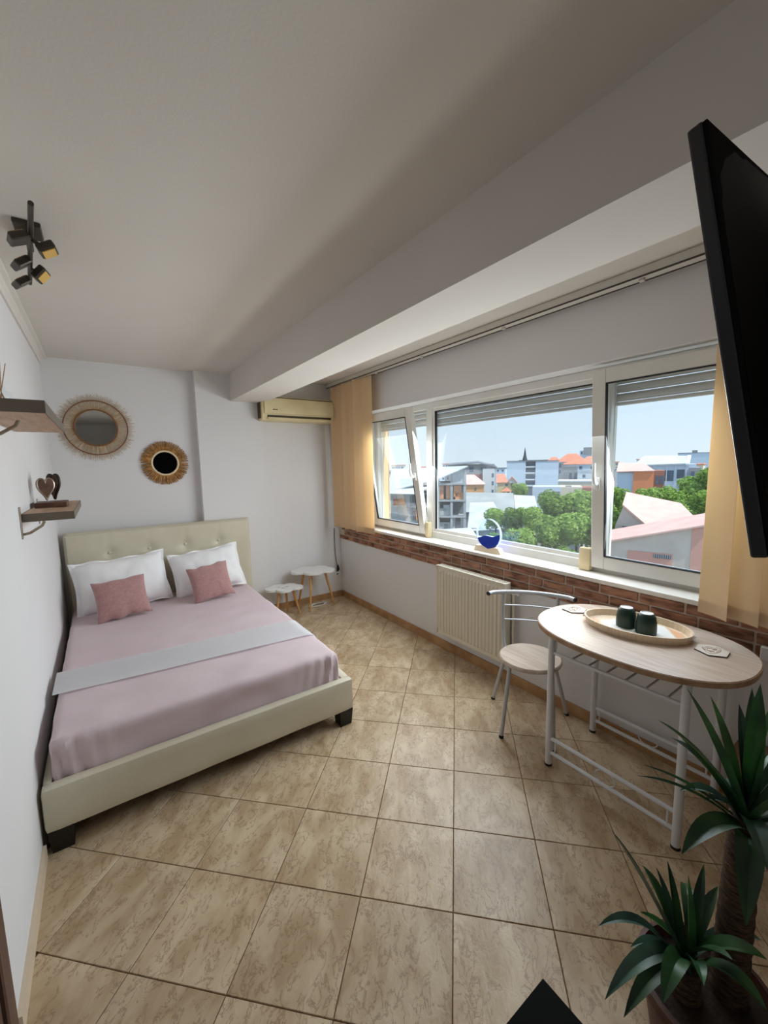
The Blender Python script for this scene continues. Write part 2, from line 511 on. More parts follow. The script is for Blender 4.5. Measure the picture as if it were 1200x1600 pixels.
h = T/2 - 0.0016
full = [(s2*(-h) + s2*(-h), 0.0), (0.0, -2*s2*h), (2*s2*h, 0.0), (0.0, 2*s2*h)]
full_me = tile_mesh(full)
for i in range(-14, 15):
    for j in range(-14, 15):
        cx = s2*(i + 0.5 + j + 0.5)*T + 1.1987; cy = s2*(-(i + 0.5) + j + 0.5)*T + 0.8941
        poly = [(cx + x, cy + y) for x, y in full]
        c2 = clip(poly, 0.002, XW, YN, 4.22)
        if len(c2) < 3: continue
        if cx < 1.25 or cy > -0.4: pass
        else: continue
        area = abs(sum(c2[k][0]*c2[(k+1) % len(c2)][1] - c2[(k+1) % len(c2)][0]*c2[k][1] for k in range(len(c2))))/2
        if area < 0.0008: continue
        if len(c2) == 4 and abs(area - (2*h)**2) < 1e-4: me = full_me
        else: me = tile_mesh([(x - cx, y - cy) for x, y in c2])
        o = link('tile', me, None, floor); o.location = (cx, cy, 0)

# brick strip under the sill
part('mortar_bed', 'mortar', wall_right, box, (XW - 0.007, -0.12, 0.696), (XW, 4.18, WZ0))
bmesh_cache = {}
def brick_mesh(L, kseed):
    b2 = new_bm(); box(b2, (-0.0075, -L/2, -0.0235), (0.0, L/2, 0.0235), 0.003, 1)
    for v in b2.verts:
        v.co += V((noise.noise(v.co*90 + V((kseed, 0, 0)))*0.002, noise.noise(v.co*50 + V((0, kseed, 0)))*0.0025, noise.noise(v.co*50 + V((0, 0, kseed)))*0.002))
    bmesh.ops.recalc_face_normals(b2, faces=b2.faces[:])
    me = bpy.data.meshes.new('brick'); b2.to_mesh(me); b2.free(); me.materials.append(MATS['brick']); return me
bms = [brick_mesh(0.196, k*3.1) for k in range(6)]
bms_half = [brick_mesh(0.095, k*2.3) for k in range(3)]
for row in range(3):
    z = 0.727 + row*0.056
    y = 4.17 - (0.0, 0.105, 0.05)[row]
    first = True
    while y > 0.05:
        half = rnd.random() < 0.14
        L = 0.095 if half else 0.196
        o = link('brick', rnd.choice(bms_half if half else bms), None, wall_right)
        o.location = (XW - 0.0065 - rnd.uniform(0, 0.002), y - L/2, z); y -= L + 0.010

# ------------------------------------------------------------------ window
wroot = bpy.data.objects.new('window_1', None); COL.objects.link(wroot)
wroot.location = (2.73, 1.86, 0.868); wroot['kind'] = 'structure'
wroot['label'] = 'long white plastic window in three sections with raised roller shutters'
FX0, FX1 = 2.735, 2.775
bm = new_bm()
box(bm, (FX0, WY0, WZ0), (FX1, WY1, 0.95), 0.004, 1); box(bm, (FX0, WY0, 2.035), (FX1, WY1, WZ1), 0.004, 1)
box(bm, (FX0, WY0, 0.95), (FX1, 0.16, 2.035), 0.004, 1); box(bm, (FX0, 3.56, 0.95), (FX1, WY1, 2.035), 0.004, 1)
obj('window_frame', bm, 'frame_white', wroot)
for y0, y1 in ((1.185, 1.245), (2.71, 2.79)):
    part('mullion', 'frame_white', wroot, box, (FX0, y0, 0.95), (FX1, y1, 2.035), 0.004, 1)
# fixed middle pane with bead and gasket
bm = new_bm()
box(bm, (2.745, 1.245, 0.95), (2.77, 1.27, 2.035)); box(bm, (2.745, 2.685, 0.95), (2.77, 2.71, 2.035))
box(bm, (2.745, 1.27, 0.95), (2.77, 2.685, 0.975)); box(bm, (2.745, 1.27, 2.01), (2.77, 2.685, 2.035))
obj('glazing_bead', bm, 'frame_white', wroot)
bm = new_bm()
box(bm, (2.744, 1.27, 0.975), (2.765, 1.276, 2.01)); box(bm, (2.744, 2.679, 0.975), (2.765, 2.685, 2.01)); box(bm, (2.744, 1.27, 2.004), (2.765, 2.685, 2.01))
obj('gasket', bm, 'gasket', wroot)
part('pane', 'dusty_glass', wroot, box, (2.757, 1.27, 0.975), (2.762, 2.685, 2.01))
part('window_sill', 'sill_stone', wroot, box, (2.572, WY0, WZ0), (2.735, WY1, 0.893), 0.004, 2)
part('outer_sill', 'sill_stone', wroot, box, (2.775, WY0, 0.84), (3.0, WY1, 0.878))
def sash(y0, y1, ang, handle_y, hz):
    hinge = V((2.742, 0, 0.925))
    def rot(b2): bmesh.ops.rotate(b2, verts=b2.verts[:], cent=hinge, matrix=Matrix.Rotation(-ang, 3, 'Y')); return b2
    z0, z1, w = 0.925, 2.06, 0.075
    b2 = new_bm()
    box(b2, (2.695, y0, z0), (2.742, y0 + w, z1), 0.005, 2); box(b2, (2.695, y1 - w, z0), (2.742, y1, z1), 0.005, 2)
    box(b2, (2.695, y0 + w, z0), (2.742, y1 - w, z0 + w), 0.005, 2); box(b2, (2.695, y0 + w, z1 - w), (2.742, y1 - w, z1), 0.005, 2)
    s_ = obj('sash', rot(b2), 'frame_white', wroot)
    b2 = new_bm()
    for a in ((y0 + w, y0 + w + 0.006), (y1 - w - 0.006, y1 - w)): box(b2, (2.694, a[0], z0 + w), (2.712, a[1], z1 - w))
    box(b2, (2.694, y0 + w, z1 - w - 0.006), (2.712, y1 - w, z1 - w)); box(b2, (2.694, y0 + w, z0 + w), (2.712, y1 - w, z0 + w + 0.005))
    obj('gasket', rot(b2), 'gasket', s_)
    b2 = new_bm(); box(b2, (2.712, y0 + w - 0.005, z0 + w - 0.005), (2.718, y1 - w + 0.005, z1 - w + 0.005)); obj('pane', rot(b2), 'window_glass', s_)
    b2 = new_bm(); box(b2, (2.683, handle_y - 0.016, hz - 0.035), (2.695, handle_y + 0.016, hz + 0.035), 0.004, 2)
    tube(b2, [(2.695, handle_y, hz), (2.664, handle_y, hz), (2.652, handle_y, hz + 0.012), (2.648, handle_y, hz + 0.05), (2.654, handle_y, hz + 0.12)], [0.011, 0.011, 0.012, 0.011, 0.008], 8)
    obj('handle', rot(b2), 'plastic_white', s_, True)
sash(2.765, 3.595, R(8.6), 2.803, 1.46)
sash(0.135, 1.245, R(3.6), 1.207, 1.43)
# roller shutters outside, partly rolled down
for y0, y1, zb in ((0.16, 1.185, 1.875), (1.245, 2.71, 1.885), (2.79, 3.56, 1.905)):
    sh = part('roller_shutter', 'shutter', wroot, box, (2.782, y0, zb - 0.008), (2.798, y1, zb + 0.012), 0.003, 1)
    for k in range(5):
        b2 = new_bm(); z = zb + 0.016 + k*0.048
        pr_ = [(2.798, z), (2.788, z), (2.781, z + 0.012), (2.780, z + 0.03), (2.787, z + 0.043), (2.798, z + 0.043)]
        lo = [b2.verts.new((x, y0, zz)) for x, zz in pr_]; hi = [b2.verts.new((x, y1, zz)) for x, zz in pr_]
        b2.faces.new(lo); b2.faces.new(hi[::-1])
        for i in range(6): b2.faces.new((lo[i], hi[i], hi[(i+1) % 6], lo[(i+1) % 6]))
        obj('slat', b2, 'shutter', sh)
    b2 = new_bm(); box(b2, (2.775, y0 - 0.012, 0.9), (2.80, y0 + 0.004, 2.1)); box(b2, (2.775, y1 - 0.003, 0.9), (2.80, y1 + 0.012, 2.1))
    obj('guide_rail', b2, 'frame_white', sh)
# cream strap winders of the shutters
for y, w in ((1.284, 0.036), (2.735, 0.024)):
    b2 = new_bm(); box(b2, (2.685, y - w, 0.893), (2.735, y + w, 1.035), 0.012, 2)
    o = obj('strap_winder', b2, 'cream_plastic', wroot, True)
    part('strap_slot', 'gasket', o, box, (2.708, y - 0.01, 1.033), (2.714, y + 0.01, 1.037))

# ------------------------------------------------------------------ door casing on the left wall
door = bpy.data.objects.new('door_1', None); COL.objects.link(door); door.location = (0, 0.9, 0); door['kind'] = 'structure'
door['label'] = 'brown door casing at the near end of the left wall'
bm = new_bm(); box(bm, (0, 1.245, 0), (0.018, 1.315, 2.07), 0.004, 1); box(bm, (0, 0.40, 0), (0.018, 0.47, 2.07), 0.004, 1); box(bm, (0, 0.47, 2.0), (0.018, 1.245, 2.07), 0.004, 1)
obj('door_casing', bm, 'door_brown', door)
dl = part('door_leaf', 'door_brown', door, box, (0, 0.475, 0.005), (0.008, 1.24, 1.995), 0.002, 1)
bm = new_bm(); tube(bm, [(0.008, 1.17, 1.02), (0.05, 1.17, 1.02), (0.055, 1.15, 1.02), (0.055, 1.06, 1.02)], 0.008, 8); obj('door_handle', bm, 'grey_metal', dl, True)

# ------------------------------------------------------------------ vertical blinds on a ceiling rail
rail = thing('blind_rail', 'long pale metal blind rail fixed under the ceiling above the window', 'curtain rail', (2.5, 2.0, 2.40))
part('rail_channel', 'rail_alu', rail, box, (2.455, 0.0, 2.405), (2.515, 4.14, 2.45), 0.004, 1)
part('rail_groove', 'dark_line', rail, box, (2.450, 0.0, 2.402), (2.456, 4.14, 2.409))
part('rail_groove', 'dark_line', rail, box, (2.514, 0.0, 2.402), (2.520, 4.14, 2.409))
for y in (0.95, 1.75, 2.55, 3.2):
    part('rail_clip', 'rail_alu', rail, box, (2.475, y - 0.012, 2.392), (2.495, y + 0.012, 2.406), 0.003, 1)
def slat_mesh(bm, y, ang, zb, zt, w, bow, dx=0.0):
    n = 6
    lo, hi = [], []
    for side in (0, 1):
        for k in range(n + 1):
            t = k/n - 0.5
            off = bow*(1 - 4*t*t) + (0.0012 if side else 0)
            lx, ly = off, t*w
            X = 2.478 + dx + lx*cos(ang) - ly*sin(ang); Y = y + lx*sin(ang) + ly*cos(ang)
            (hi if side else lo).append((X, Y))
    ring = lo + hi[::-1]
    a = [bm.verts.new((x, yy, zb)) for x, yy in ring]; b_ = [bm.verts.new((x, yy, zt)) for x, yy in ring]
    m_ = len(ring)
    for i in range(m_): bm.faces.new((a[i], a[(i+1) % m_], b_[(i+1) % m_], b_[i]))
    for i in range(n):
        bm.faces.new((a[i], a[m_-1-i], a[m_-2-i], a[i+1])); bm.faces.new((b_[i], b_[i+1], b_[m_-2-i], b_[m_-1-i]))
def blind(label, ys, angs, zb, w):
    t = thing('vertical_blind', label, 'blind', (2.478, ys[0], 2.40), group=None)
    for i, (y, a) in enumerate(zip(ys, angs)):
        b2 = new_bm(); slat_mesh(b2, y, a, zb, 2.395, w, 0.006, (i % 2)*0.012 - 0.008)
        sl = obj('slat', b2, 'blind_fabric', t, True)
        b2 = new_bm(); slat_mesh(b2, y, a, zb - 0.002, zb + 0.058, w + 0.002, 0.009, (i % 2)*0.012 - 0.008); obj('weight_pocket', b2, 'blind_pocket', sl, True)
    return t
blind('bunched beige vertical blind hanging left of the window beside the alcove', [3.965, 3.845, 3.72, 3.605, 3.49, 3.365], [R(24), R(20), R(26), R(20), R(24), R(7)], 0.872, 0.15)
blind('beige vertical blind slats hanging at the right end of the window behind the table', [0.585, 0.49, 0.385, 0.28, 0.175, 0.07], [R(-24), R(-18), R(-26), R(-20), R(-24), R(-20)], 0.868, 0.127)

# ------------------------------------------------------------------ air conditioner
ac = thing('air_conditioner', 'yellowed wall air conditioner above the alcove wall', 'air conditioner', (2.07, 4.18, 2.0))
X0, X1 = 1.675, 2.475
def extr(bm, prof, x0, x1):
    a = [bm.verts.new((x0, y, z)) for y, z in prof]; b_ = [bm.verts.new((x1, y, z)) for y, z in prof]
    n = len(prof); bm.faces.new(a); bm.faces.new(b_[::-1])
    for i in range(n): bm.faces.new((a[i], b_[i], b_[(i+1) % n], a[(i+1) % n]))
part('case', 'ac_plastic', ac, extr, [(4.18, 2.015), (4.03, 2.02), (4.008, 2.05), (4.004, 2.075), (4.006, 2.23), (4.02, 2.255), (4.18, 2.26)], X0, X1, smooth=True)
part('front_panel', 'ac_plastic', ac, extr, [(4.006, 2.08), (3.992, 2.085), (3.986, 2.14), (3.988, 2.21), (3.998, 2.236), (4.006, 2.236)], X0 + 0.02, X1 - 0.02, smooth=True)
part('panel_gap', 'ac_dark', ac, box, (X0 + 0.03, 3.999, 2.236), (X1 - 0.03, 4.006, 2.244))
part('air_outlet', 'ac_dark', ac, box, (X0 + 0.05, 4.0, 2.046), (X1 - 0.05, 4.012, 2.068))
part('louver', 'ac_plastic', ac, box, (X0 + 0.052, 3.996, 2.026), (X1 - 0.052, 4.006, 2.047), 0.003, 1)
part('side_shade', 'ac_dark', ac, box, (X0 - 0.004, 4.05, 2.04), (X0 + 0.002, 4.18, 2.24))  # dark plate painting the shade on the unit's left side
part('badge', 'ac_dark', ac, box, (X0 + 0.10, 3.985, 2.118), (X0 + 0.15, 3.989, 2.126))
tag(obj('pipe_cover', box(new_bm(), (2.44, 4.166, 0.84), (2.49, 4.18, 2.015), 0.005, 1), 'plastic_white', origin=(2.465, 4.175, 0.84)), 'narrow white pipe duct running down the alcove corner', 'duct')

# socket, plug and cord in the alcove corner
so = thing('wall_socket', 'small white wall socket low in the alcove corner', 'socket', (2.52, 4.18, 0.30))
part('plate', 'plastic_white', so, box, (2.49, 4.168, 0.255), (2.57, 4.18, 0.335), 0.004, 2)
for dz in (-0.018, 0.018):
    part('outlet', 'gasket', so, box, (2.517, 4.165, 0.295 + dz - 0.006), (2.543, 4.17, 0.295 + dz + 0.006))
cd = thing('black_lead', 'black cord hanging down the alcove corner to a plug', 'lead', (2.52, 4.16, 0.30))
bm = new_bm(); tube(bm, [(2.505, 4.166, 0.83), (2.503, 4.164, 0.70), (2.506, 4.162, 0.52), (2.515, 4.155, 0.42), (2.525, 4.148, 0.375)], 0.004, 6); obj('cable', bm, 'cable_black', cd, True)
bm = new_bm(); tube(bm, [(2.523, 4.148, 0.39), (2.53, 4.148, 0.36), (2.532, 4.150, 0.335), (2.532, 4.166, 0.318)], [0.009, 0.016, 0.018, 0.012], 8); obj('plug', bm, 'cable_black', cd, True)
bm = new_bm(); pts = []
for k in range(60):
    t = k/59; a = t*2*pi*2.6
    pts.append((2.20 + 0.10*cos(a) + 0.02*sin(3*a), 4.02 + 0.045*sin(a) + 0.02*t, 0.006 + 0.004*(1 + sin(a*1.7))))
tube(bm, pts, 0.005, 6)
tag(obj('extension_cable', bm, 'cable_white', smooth=True, origin=(2.2, 4.02, 0)), 'loose coil of white cable on the floor under the larger cloud stool', 'cable')
bm = new_bm(); tube(bm, [(2.592, 4.15, 0.70), (2.59, 4.0, 0.694), (2.587, 3.85, 0.70), (2.589, 3.7, 0.688), (2.591, 3.6, 0.69)], 0.006, 6)
tag(obj('wall_cable', bm, 'cable_white', smooth=True, origin=(2.59, 3.85, 0.69)), 'white cable running along the lower edge of the brick strip', 'cable')

# ------------------------------------------------------------------ radiator
ra = thing('radiator', 'cream ribbed panel radiator under the window', 'radiator', (2.53, 2.06, 0.17))
RY0, RY1, RZ0, RZ1 = 1.715, 2.40, 0.165, 0.735
part('back_panel', 'radiator_enamel', ra, box, (2.548, RY0 + 0.01, RZ0), (2.558, RY1 - 0.01, RZ1), 0.003, 1)
bm = new_bm()
def rib_prof(y, z):
    e = min(z - RZ0, RZ1 - z)
    ph = (y - RY0) % 0.0333 / 0.0333
    f = 1.0 if 0.14 < ph < 0.56 else (0.0 if ph > 0.70 or ph < 0.02 else 0.5)
    return 2.502 - 0.010*f*min(1, max(0, (e - 0.03)/0.015))
ny = 144; zlev = [RZ0 + 0.004, RZ0 + 0.03, RZ0 + 0.045, RZ1 - 0.045, RZ1 - 0.03, RZ1 - 0.003]
yl = [RY0 + 0.006 + (RY1 - RY0 - 0.012)*k/ny for k in range(ny + 1)]
g_ = [[bm.verts.new((rib_prof(y, z), y, z)) for y in yl] for z in zlev]
gb = [[bm.verts.new((2.508, y, z)) for y in (yl[0], yl[-1])] for z in (zlev[0], zlev[-1])]
for a, b_ in zip(g_, g_[1:]):
    for k in range(ny): bm.faces.new((a[k], b_[k], b_[k+1], a[k+1]))
bm.faces.new(g_[0] + [gb[0][1], gb[0][0]]); bm.faces.new([gb[1][0], gb[1][1]] + g_[-1][::-1])
bm.faces.new((gb[0][0], gb[0][1], gb[1][1], gb[1][0]))
obj('front_panel', bm, 'radiator_enamel', ra)
part('side_cover', 'radiator_enamel', ra, box, (2.492, RY0, RZ0), (2.558, RY0 + 0.008, RZ1 + 0.004), 0.002, 1)
part('side_cover', 'radiator_enamel', ra, box, (2.492, RY1 - 0.008, RZ0), (2.558, RY1, RZ1 + 0.004), 0.002, 1)
bm = new_bm()
box(bm, (2.492, RY0, RZ1), (2.500, RY1, RZ1 + 0.006)); box(bm, (2.550, RY0, RZ1), (2.558, RY1, RZ1 + 0.006))
for k in range(34): 
    y = RY0 + 0.008 + k*0.02; box(bm, (2.499, y, RZ1), (2.551, y + 0.010, RZ1 + 0.005))
obj('top_grille', bm, 'radiator_enamel', ra)
va = part('valve', 'brass', ra, tube, [(2.525, RY0, 0.69), (2.525, RY0 - 0.03, 0.69), (2.525, RY0 - 0.045, 0.69)], [0.010, 0.012, 0.014], 10, smooth=True)
part('valve_cap', 'plastic_white', va, tube, [(2.525, RY0 - 0.045, 0.69), (2.525, RY0 - 0.085, 0.69)], [0.018, 0.016], 12, smooth=True)
part('pipe', 'radiator_enamel', ra, tube, [(2.525, RY0 - 0.03, 0.69), (2.545, RY0 - 0.032, 0.66), (2.55, RY0 - 0.033, 0.20), (2.57, RY0 - 0.033, 0.16), (2.592, RY0 - 0.033, 0.15)], 0.008, 8, smooth=True)
for y in (1.85, 2.27):
    part('bracket', 'radiator_enamel', ra, box, (2.556, y - 0.02, 0.25), (XW, y + 0.02, 0.65))

# ------------------------------------------------------------------ bed
bed = thing('bed', 'cream faux leather bed with buttoned headboard and black feet', 'bed', (0.75, 3.1, 0))
HB0, HB1, HZ = 0.03, 1.50, 1.055
bm = new_bm()
btn = [(0.33, 0.865), (0.62, 0.865), (0.91, 0.865), (1.20, 0.865), (0.33, 0.60), (0.62, 0.60), (0.91, 0.60), (1.20, 0.60)]
nx, nz = 74, 46
grid = []
for k in range(nz + 1):
    row = []
    for i in range(nx + 1):
        x = HB0 + (HB1 - HB0)*i/nx; z = 0.12 + (HZ - 0.12)*k/nz
        d = min(math.hypot(x - bx, z - bz) for bx, bz in btn)
        y = 4.05 + 0.022*math.exp(-(d/0.045)**2)
        dv = min(abs(x - bx) for bx, _ in btn[:4]); dh = abs(z - 0.865)
        y += 0.0035*math.exp(-(dv/0.012)**2) + 0.002*math.exp(-(dh/0.012)**2)
        ed = min(x - HB0, HB1 - x, HZ - z)
        if ed < 0.03: y += 0.03 - math.sqrt(max(0, 0.03**2 - (0.03 - ed)**2))
        row.append(bm.verts.new((x, y, z)))
    grid.append(row)
for a, b_ in zip(grid, grid[1:]):
    for i in range(nx): bm.faces.new((a[i], a[i+1], b_[i+1], b_[i]))
back = {}
def bv(v):
    if v not in back: back[v] = bm.verts.new((v.co.x, 4.13, v.co.z))
    return back[v]
per = [grid[0][i] for i in range(nx + 1)] + [grid[k][nx] for k in range(1, nz + 1)] + [grid[nz][i] for i in range(nx - 1, -1, -1)] + [grid[k][0] for k in range(nz - 1, 0, -1)]
for i in range(len(per)):
    a, b_ = per[i], per[(i+1) % len(per)]; bm.faces.new((a, b_, bv(b_), bv(a)))
bm.faces.new([bv(v) for v in per])
hb = obj('headboard', bm, 'leatherette', bed, True)
for bx, bz in btn[:4]:
    bm = new_bm(); lathe(bm, [(0.0, 0.006), (0.009, 0.004), (0.013, 0.0), (0.013, -0.004)], 12)
    bmesh.ops.rotate(bm, verts=bm.verts[:], cent=(0, 0, 0), matrix=Matrix.Rotation(R(90), 3, 'X')); bmesh.ops.translate(bm, verts=bm.verts[:], vec=(bx, 4.068, bz))
    obj('button', bm, 'leatherette', hb, True)
bm = new_bm(); rbox(bm, (0.012, 2.0, 0.095), (1.458, 2.058, 0.288), 0.016, (30, 4, 8), 0.003, 5); obj('footboard', bm, 'leatherette', bed, True)
bm = new_bm(); rbox(bm, (1.405, 2.05, 0.095), (1.458, 4.06, 0.288), 0.014, (4, 40, 8)); obj('side_rail', bm, 'leatherette', bed, True)
bm = new_bm(); rbox(bm, (0.012, 2.05, 0.095), (0.05, 4.06, 0.288), 0.014, (4, 40, 8)); obj('side_rail', bm, 'leatherette', bed, True)
part('slat_base', 'black_wood', bed, box, (0.05, 2.06, 0.15), (1.405, 4.05, 0.18))
def leg(bm, x0, x1, y0, y1):
    t = 0.008
    lo = [bm.verts.new(p) for p in ((x0+t, y0+t, 0), (x1-t, y0+t, 0), (x1-t, y1-t, 0), (x0+t, y1-t, 0))]
    hi = [bm.verts.new(p) for p in ((x0, y0, 0.1), (x1, y0, 0.1), (x1, y1, 0.1), (x0, y1, 0.1))]
    bm.faces.new(lo[::-1]); bm.faces.new(hi)
    for i in range(4): bm.faces.new((lo[i], lo[(i+1) % 4], hi[(i+1) % 4], hi[i]))
for x0 in (0.02, 1.365):
    for y0 in (2.004, 3.94): part('leg', 'black_wood', bed, leg, x0, x0 + 0.088, y0, y0 + 0.088)
part('leg', 'black_wood', bed, leg, 0.70, 0.78, 3.0, 3.08)

def wr(p):
    return 0.35 + 0.65*(1 if p.y < 2.3 else 0.5)
bm = new_bm(); rbox(bm, (0.045, 2.062, 0.182), (1.402, 4.045, 0.445), 0.032, (72, 96, 14), 0.007, 6.5, wr)
for v in bm.verts:            # gathered folds at the front corners, creases across the top
    p = v.co
    for cx, sg in ((0.05, 1), (1.40, -1)):
        d = math.hypot((p.x - cx)*0.8, p.y - 2.06)
        if d < 0.3 and p.z < 0.44:
            v.co.y += 0.010*sin((p.x - cx)*sg*95 + p.z*14)*math.exp(-(d/0.13)**2)
    if p.z > 0.42:
        q = p.x*0.35 - p.y
        v.co.z += 0.0026*sin(26*q + 4*noise.noise(V((p.x*2, p.y*2, 0)))) * (0.4 + 0.6*noise.noise(V((p.x*3 + 5, p.y*1.5, 2)))) 
tag(obj('mattress', bm, 'pink_sheet', smooth=True, origin=(0.72, 3.05, 0.182)), 'mattress covered with a dusty pink sheet on the bed', 'mattress')

# white runner lying across the bed
bm = new_bm()
path = [(0.03 + 1.30*k/40, 0.4515) for k in range(41)] + [(1.355, 0.4505), (1.378, 0.444), (1.395, 0.430), (1.404, 0.412), (1.4075, 0.392), (1.409, 0.372)]
nw = 10; rows = []
for i, (x, z) in enumerate(path):
    t = min(1, x/1.38)
    y0 = 2.50 - 0.115*t; y1 = 2.775 - 0.075*t
    row = []
    for k in range(nw + 1):
        u = k/nw; y = y0 + (y1 - y0)*u
        dz = 0.0022*noise.noise(V((x*6, y*6, 1))) + (0.004 if k in (0, nw) else 0.0055)
        dx = 0.004*max(0, i - 42)*sin(u*7)*0.3
        row.append(bm.verts.new((x + (0.006 if i > 41 else 0) + dx, y + 0.004*noise.noise(V((x*3, 0, u))), z + (dz if i < 43 else 0.002))))
    rows.append(row)
for a, b_ in zip(rows, rows[1:]):
    for k in range(nw): bm.faces.new((a[k], b_[k], b_[k+1], a[k+1]))
bmesh.ops.solidify(bm, geom=bm.faces[:], thickness=0.004)
tag(obj('bed_runner', bm, 'white_cotton', smooth=True, origin=(0.72, 2.6, 0.45)), 'white cotton runner laid across the pink bed', 'bed runner')

def pillow(name, m, c, w, h, t, lean, roll, yaw, label, cat, group=None, n=30, flange=0.0, wrk=0.008, seed=0, piping=None):
    bm = new_bm()
    sides = []
    for sd in (1, -1):
        g2 = []
        for j in range(n + 1):
            row = []
            for i in range(n + 1):
                u = -1 + 2*i/n; v = -1 + 2*j/n
                iu, iv = (u/(1 - flange), v/(1 - flange)) if flange else (u, v)
                a = max(0, 1 - abs(iu)**2.4); b_ = max(0, 1 - abs(iv)**2.4)
                th = t/2*(a*b_)**0.42
                pinch = 1 - 0.07*(1 - u*u)*abs(v)**3 - 0.0
                pinch2 = 1 - 0.07*(1 - v*v)*abs(u)**3
                x = u*w/2*pinch2; z = v*h/2*pinch
                nz_ = noise.noise(V((x*8 + seed, z*8, sd*3.0))) + 0.4*noise.noise(V((x*22 + seed, z*16, sd*3.0)))
                y = -sd*(th + wrk*nz_*(a*b_)**0.5)
                if flange and (abs(iu) > 1 or abs(iv) > 1):
                    y += 0.018*sin(u*11 + seed) * (1 if abs(iv) > 1 else 0) + 0.010*sin(v*8 + seed)*(1 if abs(iu) > 1 else 0)
                    y += -sd*0.002
                z += 0.016*noise.noise(V((u*2.6, seed, v)))
                row.append((x, y, z))
            g2.append(row)
        sides.append(g2)
    vf = [[bm.verts.new(p) for p in row] for row in sides[0]]
    vb = []
    for j in range(n + 1):
        row = []
        for i in range(n + 1):
            if i in (0, n) or j in (0, n): row.append(vf[j][i])
            else: row.append(bm.verts.new(sides[1][j][i]))
        vb.append(row)
    for j in range(n):
        for i in range(n):
            bm.faces.new((vf[j][i], vf[j][i+1], vf[j+1][i+1], vf[j+1][i]))
            bm.faces.new((vb[j][i], vb[j+1][i], vb[j+1][i+1], vb[j][i+1]))
    M = Matrix.Translation(c) @ Matrix.Rotation(yaw, 4, 'Z') @ Matrix.Rotation(lean, 4, 'X') @ Matrix.Rotation(roll, 4, 'Y')
    bmesh.ops.transform(bm, matrix=M, verts=bm.verts[:])
    o = obj(name, bm, m, smooth=True, origin=c)
    return tag(o, label, cat, group)
pillow('pillow', 'white_cotton', (0.40, 3.895, 0.640), 0.68, 0.44, 0.23, R(-24), R(-3), R(3), 'larger white pillow against the headboard nearest the left wall', 'pillow', 'white pillows', flange=0.08, seed=3, wrk=0.022)
pillow('pillow', 'white_cotton', (1.055, 3.895, 0.630), 0.61, 0.42, 0.23, R(-24), R(-6), R(-3), 'white pillow against the headboard on the window side', 'pillow', 'white pillows', flange=0.08, seed=9, wrk=0.022)
pillow('cushion', 'pink_plush', (0.375, 3.60, 0.590), 0.35, 0.31, 0.13, R(-27), R(-4), R(2), 'dusty pink plush cushion on the pillow nearest the left wall', 'cushion', 'pink cushions', seed=1, wrk=0.004)
pillow('cushion', 'pink_plush', (1.020, 3.63, 0.590), 0.33, 0.31, 0.13, R(-25), R(-7), R(-2), 'dusty pink plush cushion on the pillow at the window side', 'cushion', 'pink cushions', seed=5, wrk=0.004)

# ------------------------------------------------------------------ oval table by the window
TC = (2.255, 0.80); TZ = 0.767
tb = thing('dining_table', 'oval light oak table on white metal legs by the window', 'table', (TC[0], TC[1], 0))
def oval(a, b_, n=64, e=2.35, c=(0, 0)):
    out = []
    for k in range(n):
        t = 2*pi*k/n; ct, st = cos(t), sin(t)
        out.append((c[0] + a*math.copysign(abs(ct)**(2/e), ct), c[1] + b_*math.copysign(abs(st)**(2/e), st)))
    return out
part('table_top', 'oak_laminate', tb, prism, oval(0.316, 0.426, c=TC), TZ - 0.012, TZ, smooth=True)
part('edge_band', 'oak_edge', tb, prism, oval(0.320, 0.430, c=TC), TZ - 0.024, TZ - 0.0025, 0.004, smooth=True)
LEGX = (2.093, 2.53); LEGY = (0.54, 1.108)
for lx in LEGX:
    for ly in LEGY:
        dx = 0.03 if lx < 2.3 else -0.03
        lg = part('leg', 'white_metal', tb, tube, [(lx, ly, 0.0), (lx, ly, 0.64), (lx + dx*0.2, ly, 0.69), (lx + dx, ly, 0.744)], 0.0165, 12, smooth=True)
        part('foot_cap', 'black_rubber', lg, tube, [(lx, ly, 0.0), (lx, ly, 0.012)], 0.0175, 12)
for lx in LEGX:
    part('rack_rail', 'white_metal', tb, tube, [(lx, LEGY[0], 0.612), (lx, LEGY[1], 0.612)], 0.0085, 8, smooth=True)
    part('lower_rail', 'white_metal', tb, tube, [(lx, LEGY[0], 0.152), (lx, LEGY[1], 0.152)], 0.0095, 8, smooth=True)
    part('lower_rail', 'white_metal', tb, tube, [(lx, LEGY[0], 0.075), (lx, LEGY[1], 0.075)], 0.0095, 8, smooth=True)
    for y in (LEGY[0] + 0.035, LEGY[1] - 0.035):
        part('rail_link', 'white_metal', tb, tube, [(lx, y, 0.08), (lx, y, 0.147)], 0.004, 6)
    ring = [(lx, 0.824 + 0.045*cos(2*pi*k/28), 0.113 + 0.032*sin(2*pi*k/28)) for k in range(28)]
    part('oval_ring', 'white_metal', tb, tube, ring, 0.003, 6, True, True, smooth=True)
for y in (0.60, 0.68, 0.76, 0.84, 0.92, 1.0):
    part('rack_rod', 'grey_metal', tb, tube, [(LEGX[0], y, 0.618), (LEGX[1], y + 0.0, 0.618)], 0.0045, 6, smooth=True)
for y in LEGY:
    part('apron_rail', 'white_metal', tb, tube, [(LEGX[0] + 0.03, y, 0.735), (LEGX[1] - 0.03, y, 0.735)], 0.012, 8, smooth=True)

